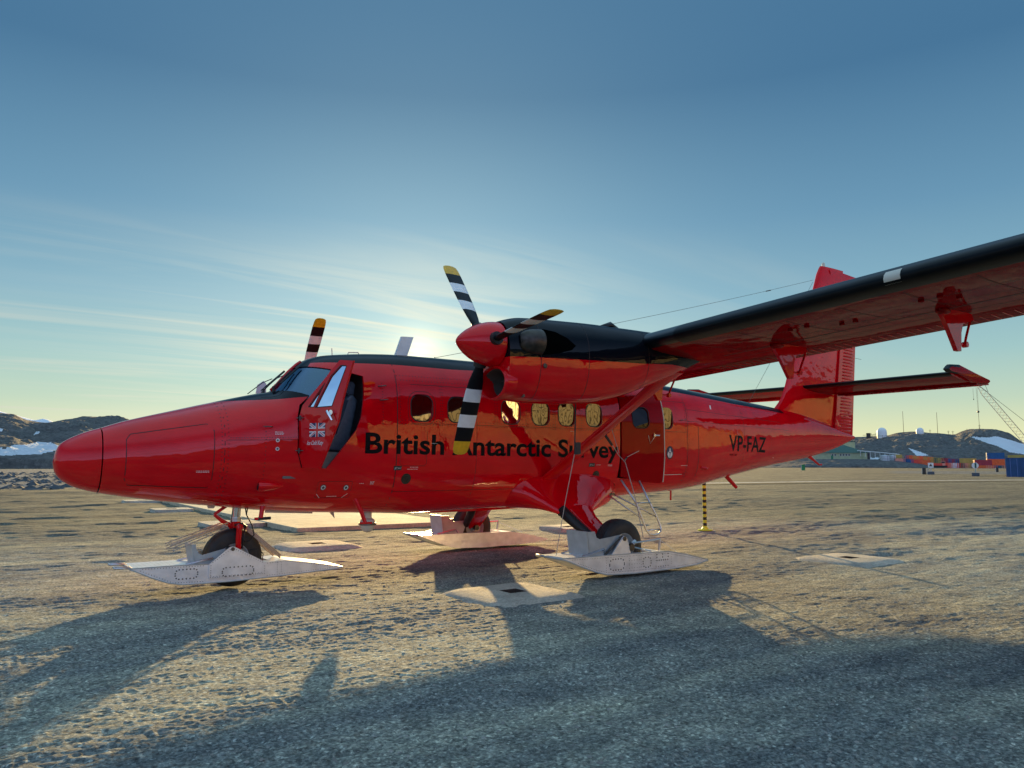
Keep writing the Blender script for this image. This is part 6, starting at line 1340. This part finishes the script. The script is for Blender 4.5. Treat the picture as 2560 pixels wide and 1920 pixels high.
b = NB(); tube(b, [at(66.86, 250, el=4.95), at(66.86, 250, el=3.4)], .03, 4); tube(b, [at(66.80, 250, el=4.95), at(66.83, 250, el=3.4)], .03, 4); tube(b, [at(66.84, 250, el=3.4), at(66.85, 250, el=2.25)], .05, 4); tube(b, [at(66.62, 250, el=4.9), at(66.63, 250, el=4.2)], .03, 4); tube(b, [at(66.63, 250, el=4.22), at(66.63, 250, el=4.14)], .10, 8); hk = obj('hoist_line', b, thin, Cr)
b = NB(); bmesh.ops.create_icosphere(b, subdivisions=2, radius=.32, matrix=Matrix.Translation(at(66.84, 250, el=3.37))); obj('hook_block', b, M['steel'], Cr, smooth=True)
cb = at(70.9, 251, z=0); b = NB(); box(b, cb.x-2.4, cb.x+2.6, cb.y-1.6, cb.y+1.6, 1.2, 3.4); box(b, cb.x-2.6, cb.x-1.2, cb.y-1.5, cb.y-.3, 3.4, 4.2); bmesh.ops.bevel(b, geom=b.edges[:], offset=.1, segments=2, affect='EDGES'); obj('cab', b, cy, Cr)
b = NB()
for s in (-1, 1): box(b, cb.x-3, cb.x+3, cb.y+s*1.8-.45, cb.y+s*1.8+.45, -.1, 1.15)
bmesh.ops.bevel(b, geom=b.edges[:], offset=.25, segments=3, affect='EDGES'); obj('track', b, M['rubber'], Cr)
# small things along the strip
def sign(azd, D_, h_, label, shape):
    c_ = at(azd, D_, z=0); t_ = empty('sign', c_, label, 'sign'); a = R(azd); rt = Vector((math.cos(a), -math.sin(a), 0)); fw = Vector((math.sin(a), math.cos(a), 0))
    b = NB(); tube(b, [c_+Vector((0, 0, .1)), c_+Vector((0, 0, h_))], .075, 8); obj('post', b, M['cream'], t_)
    b = NB(); q = [(c_+rt*u+fw*v_) for u in (-.42, .42) for v_ in (-.3, .3)]; vs = [b.verts.new((x.x, x.y, z)) for x in q for z in (0, .42)]
    for f in [(0,1,3,2),(4,6,7,5),(0,4,5,1),(2,3,7,6),(0,2,6,4),(1,5,7,3)]: b.faces.new([vs[i] for i in f])
    obj('foot_block', b, M['seat'], t_)
    if shape == 'round':
        b = NB(); b.faces.new([b.verts.new(c_+rt*(.40*math.cos(R(k)))-fw*.08+Vector((0, 0, h_-.05+.40*math.sin(R(k))))) for k in range(22, 360, 45)]); f = b.faces[:]; r_ = bmesh.ops.extrude_face_region(b, geom=f); [setattr(v_, 'co', v_.co+fw*.04) for v_ in r_['geom'] if isinstance(v_, bmesh.types.BMVert)]; obj('plate', b, M['white'], t_)
        b = NB(); b.faces.new([b.verts.new(c_+rt*u-fw*.085+Vector((0, 0, h_-.05+w_))) for u, w_ in ((-.06, -.32), (.14, -.32), (.14, .32), (-.06, .32))]); obj('plate_mark', b, groof, t_)
    else:
        b = NB(); b.faces.new([b.verts.new(c_+rt*u-fw*.08+Vector((0, 0, h_+w_))) for u, w_ in ((-.36, -.36), (.36, -.36), (.36, .36), (-.36, .36))]); f = b.faces[:]; r_ = bmesh.ops.extrude_face_region(b, geom=f); [setattr(v_, 'co', v_.co+fw*.04) for v_ in r_['geom'] if isinstance(v_, bmesh.types.BMVert)]; obj('plate', b, M['white'], t_)
        b = NB(); b.faces.new([b.verts.new(c_+rt*u-fw*.085+Vector((0, 0, h_+w_))) for u, w_ in ((-.24, -.16), (.24, -.16), (0, .24))]); obj('plate_mark', b, M['steel'], t_)
sign(63.98, 128, 1.35, 'square white sign with a triangle on a post in a dark block', 'square'); sign(66.48, 113, 1.38, 'eight sided white sign on a pale post in a dark block', 'round')
def bin_(azd, D_, w_, h_, m_, label, name, cat, side=None):
    c_ = at(azd, D_, z=0); t_ = empty(name, c_, label, cat); local_box(t_, 'body', azd, D_, w_, w_, 0, h_, m_); local_box(t_, 'rim', azd, D_-.02, w_*1.05, w_*1.05, h_, h_+.06, m_)
    local_box(t_, 'edge', azd-math.degrees(w_*.5/D_), D_-.03, w_*.14, .1, 0, h_, side or M['cream'])
bin_(56.10, 197, .85, 1.3, mat('bin_green', (.02, .22, .06), .5), 'green bin on the gravel behind the tail skid', 'bin', 'bin'); bin_(63.57, 128, .50, .92, M['strap'], 'dark box with a pale edge left of the square sign', 'marker_box', 'box'); bin_(67.66, 175, .45, .85, M['strap'], 'small dark box with a pale edge between the round sign and the blue container', 'marker_box', 'box'); bin_(63.80, 129, .42, .8, M['guard'], 'low grey box just left of the square sign', 'marker_box', 'box')
b = NB(); v_ = at(64.45, 345, z=.4)
Vh = empty('tracked_vehicle', v_, 'orange and black yard vehicle parked before the containers right of the square sign', 'vehicle')
local_box(Vh, 'chassis', 64.5, 345, 5.2, 2.4, .2, 1.0, M['rubber']); local_box(Vh, 'body', 64.35, 344.8, 3.6, 2.4, 1.0, 1.9, CM['redc']); local_box(Vh, 'cab', 64.7, 344.9, 1.5, 2.2, 1.0, 2.8, CM['pink']); local_box(Vh, 'windscreen', 64.7, 344.75, 1.2, .1, 2.0, 2.6, dark)

# ---- keep the tree at thing > part > sub-part
def depth(o):
    n = 0
    while o.parent: o = o.parent; n += 1
    return n
for o in list(S.objects):
    while depth(o) > 2:
        gp = o.parent.parent; o.parent = gp
        o.matrix_parent_inverse = Matrix.Translation(-gp.location) if gp.type == 'EMPTY' else Matrix.Identity(4)

def absorb(names):
    for o in [x for x in S.objects if x.name.split('.')[0] in names and x.parent and x.parent.type == 'MESH']:
        p = o.parent; b = NB(); b.from_mesh(p.data); n0 = len(b.faces); b.from_mesh(o.data); b.faces.ensure_lookup_table()
        k = len(p.data.materials); p.data.materials.append(o.data.materials[0])
        for f in b.faces[n0:]: f.material_index = k
        b.to_mesh(p.data); b.free(); bpy.data.objects.remove(o)
def split_loose(names):
    for o in [x for x in S.objects if x.name.split('.')[0] in names]:
        b = NB(); b.from_mesh(o.data); b.verts.ensure_lookup_table(); seen = [-1]*len(b.verts); n = 0
        for v in b.verts:
            if seen[v.index] >= 0: continue
            st = [v]; seen[v.index] = n
            while st:
                for ed in st.pop().link_edges:
                    for w in ed.verts:
                        if seen[w.index] < 0: seen[w.index] = n; st.append(w)
            n += 1
        for k in range(1, n):
            c = o.copy(); c.data = o.data.copy(); link(c); t = NB(); t.from_mesh(c.data); t.verts.ensure_lookup_table(); bmesh.ops.delete(t, geom=[t.verts[i] for i in range(len(seen)) if seen[i] != k], context='VERTS'); t.to_mesh(c.data); t.free()
        if n > 1: bmesh.ops.delete(b, geom=[b.verts[i] for i in range(len(seen)) if seen[i] != 0], context='VERTS'); b.to_mesh(o.data)
        b.free()
absorb({'ski_rivets', 'deck_rivets', 'wing_rivets', 'wing_seam', 'door_hinge_x'})
split_loose({'marking', 'ski_linkage', 'tow_eye', 'blade_antenna', 'bungee_cord', 'sticker', 'elevator_ribs_x', 'static_wick', 'pylon_pivot'})
for o in S.objects:
    l = o.get('label')
    if l and not 4 <= len(l.split()) <= 16: print('LABEL', len(l.split()), o.name, l)
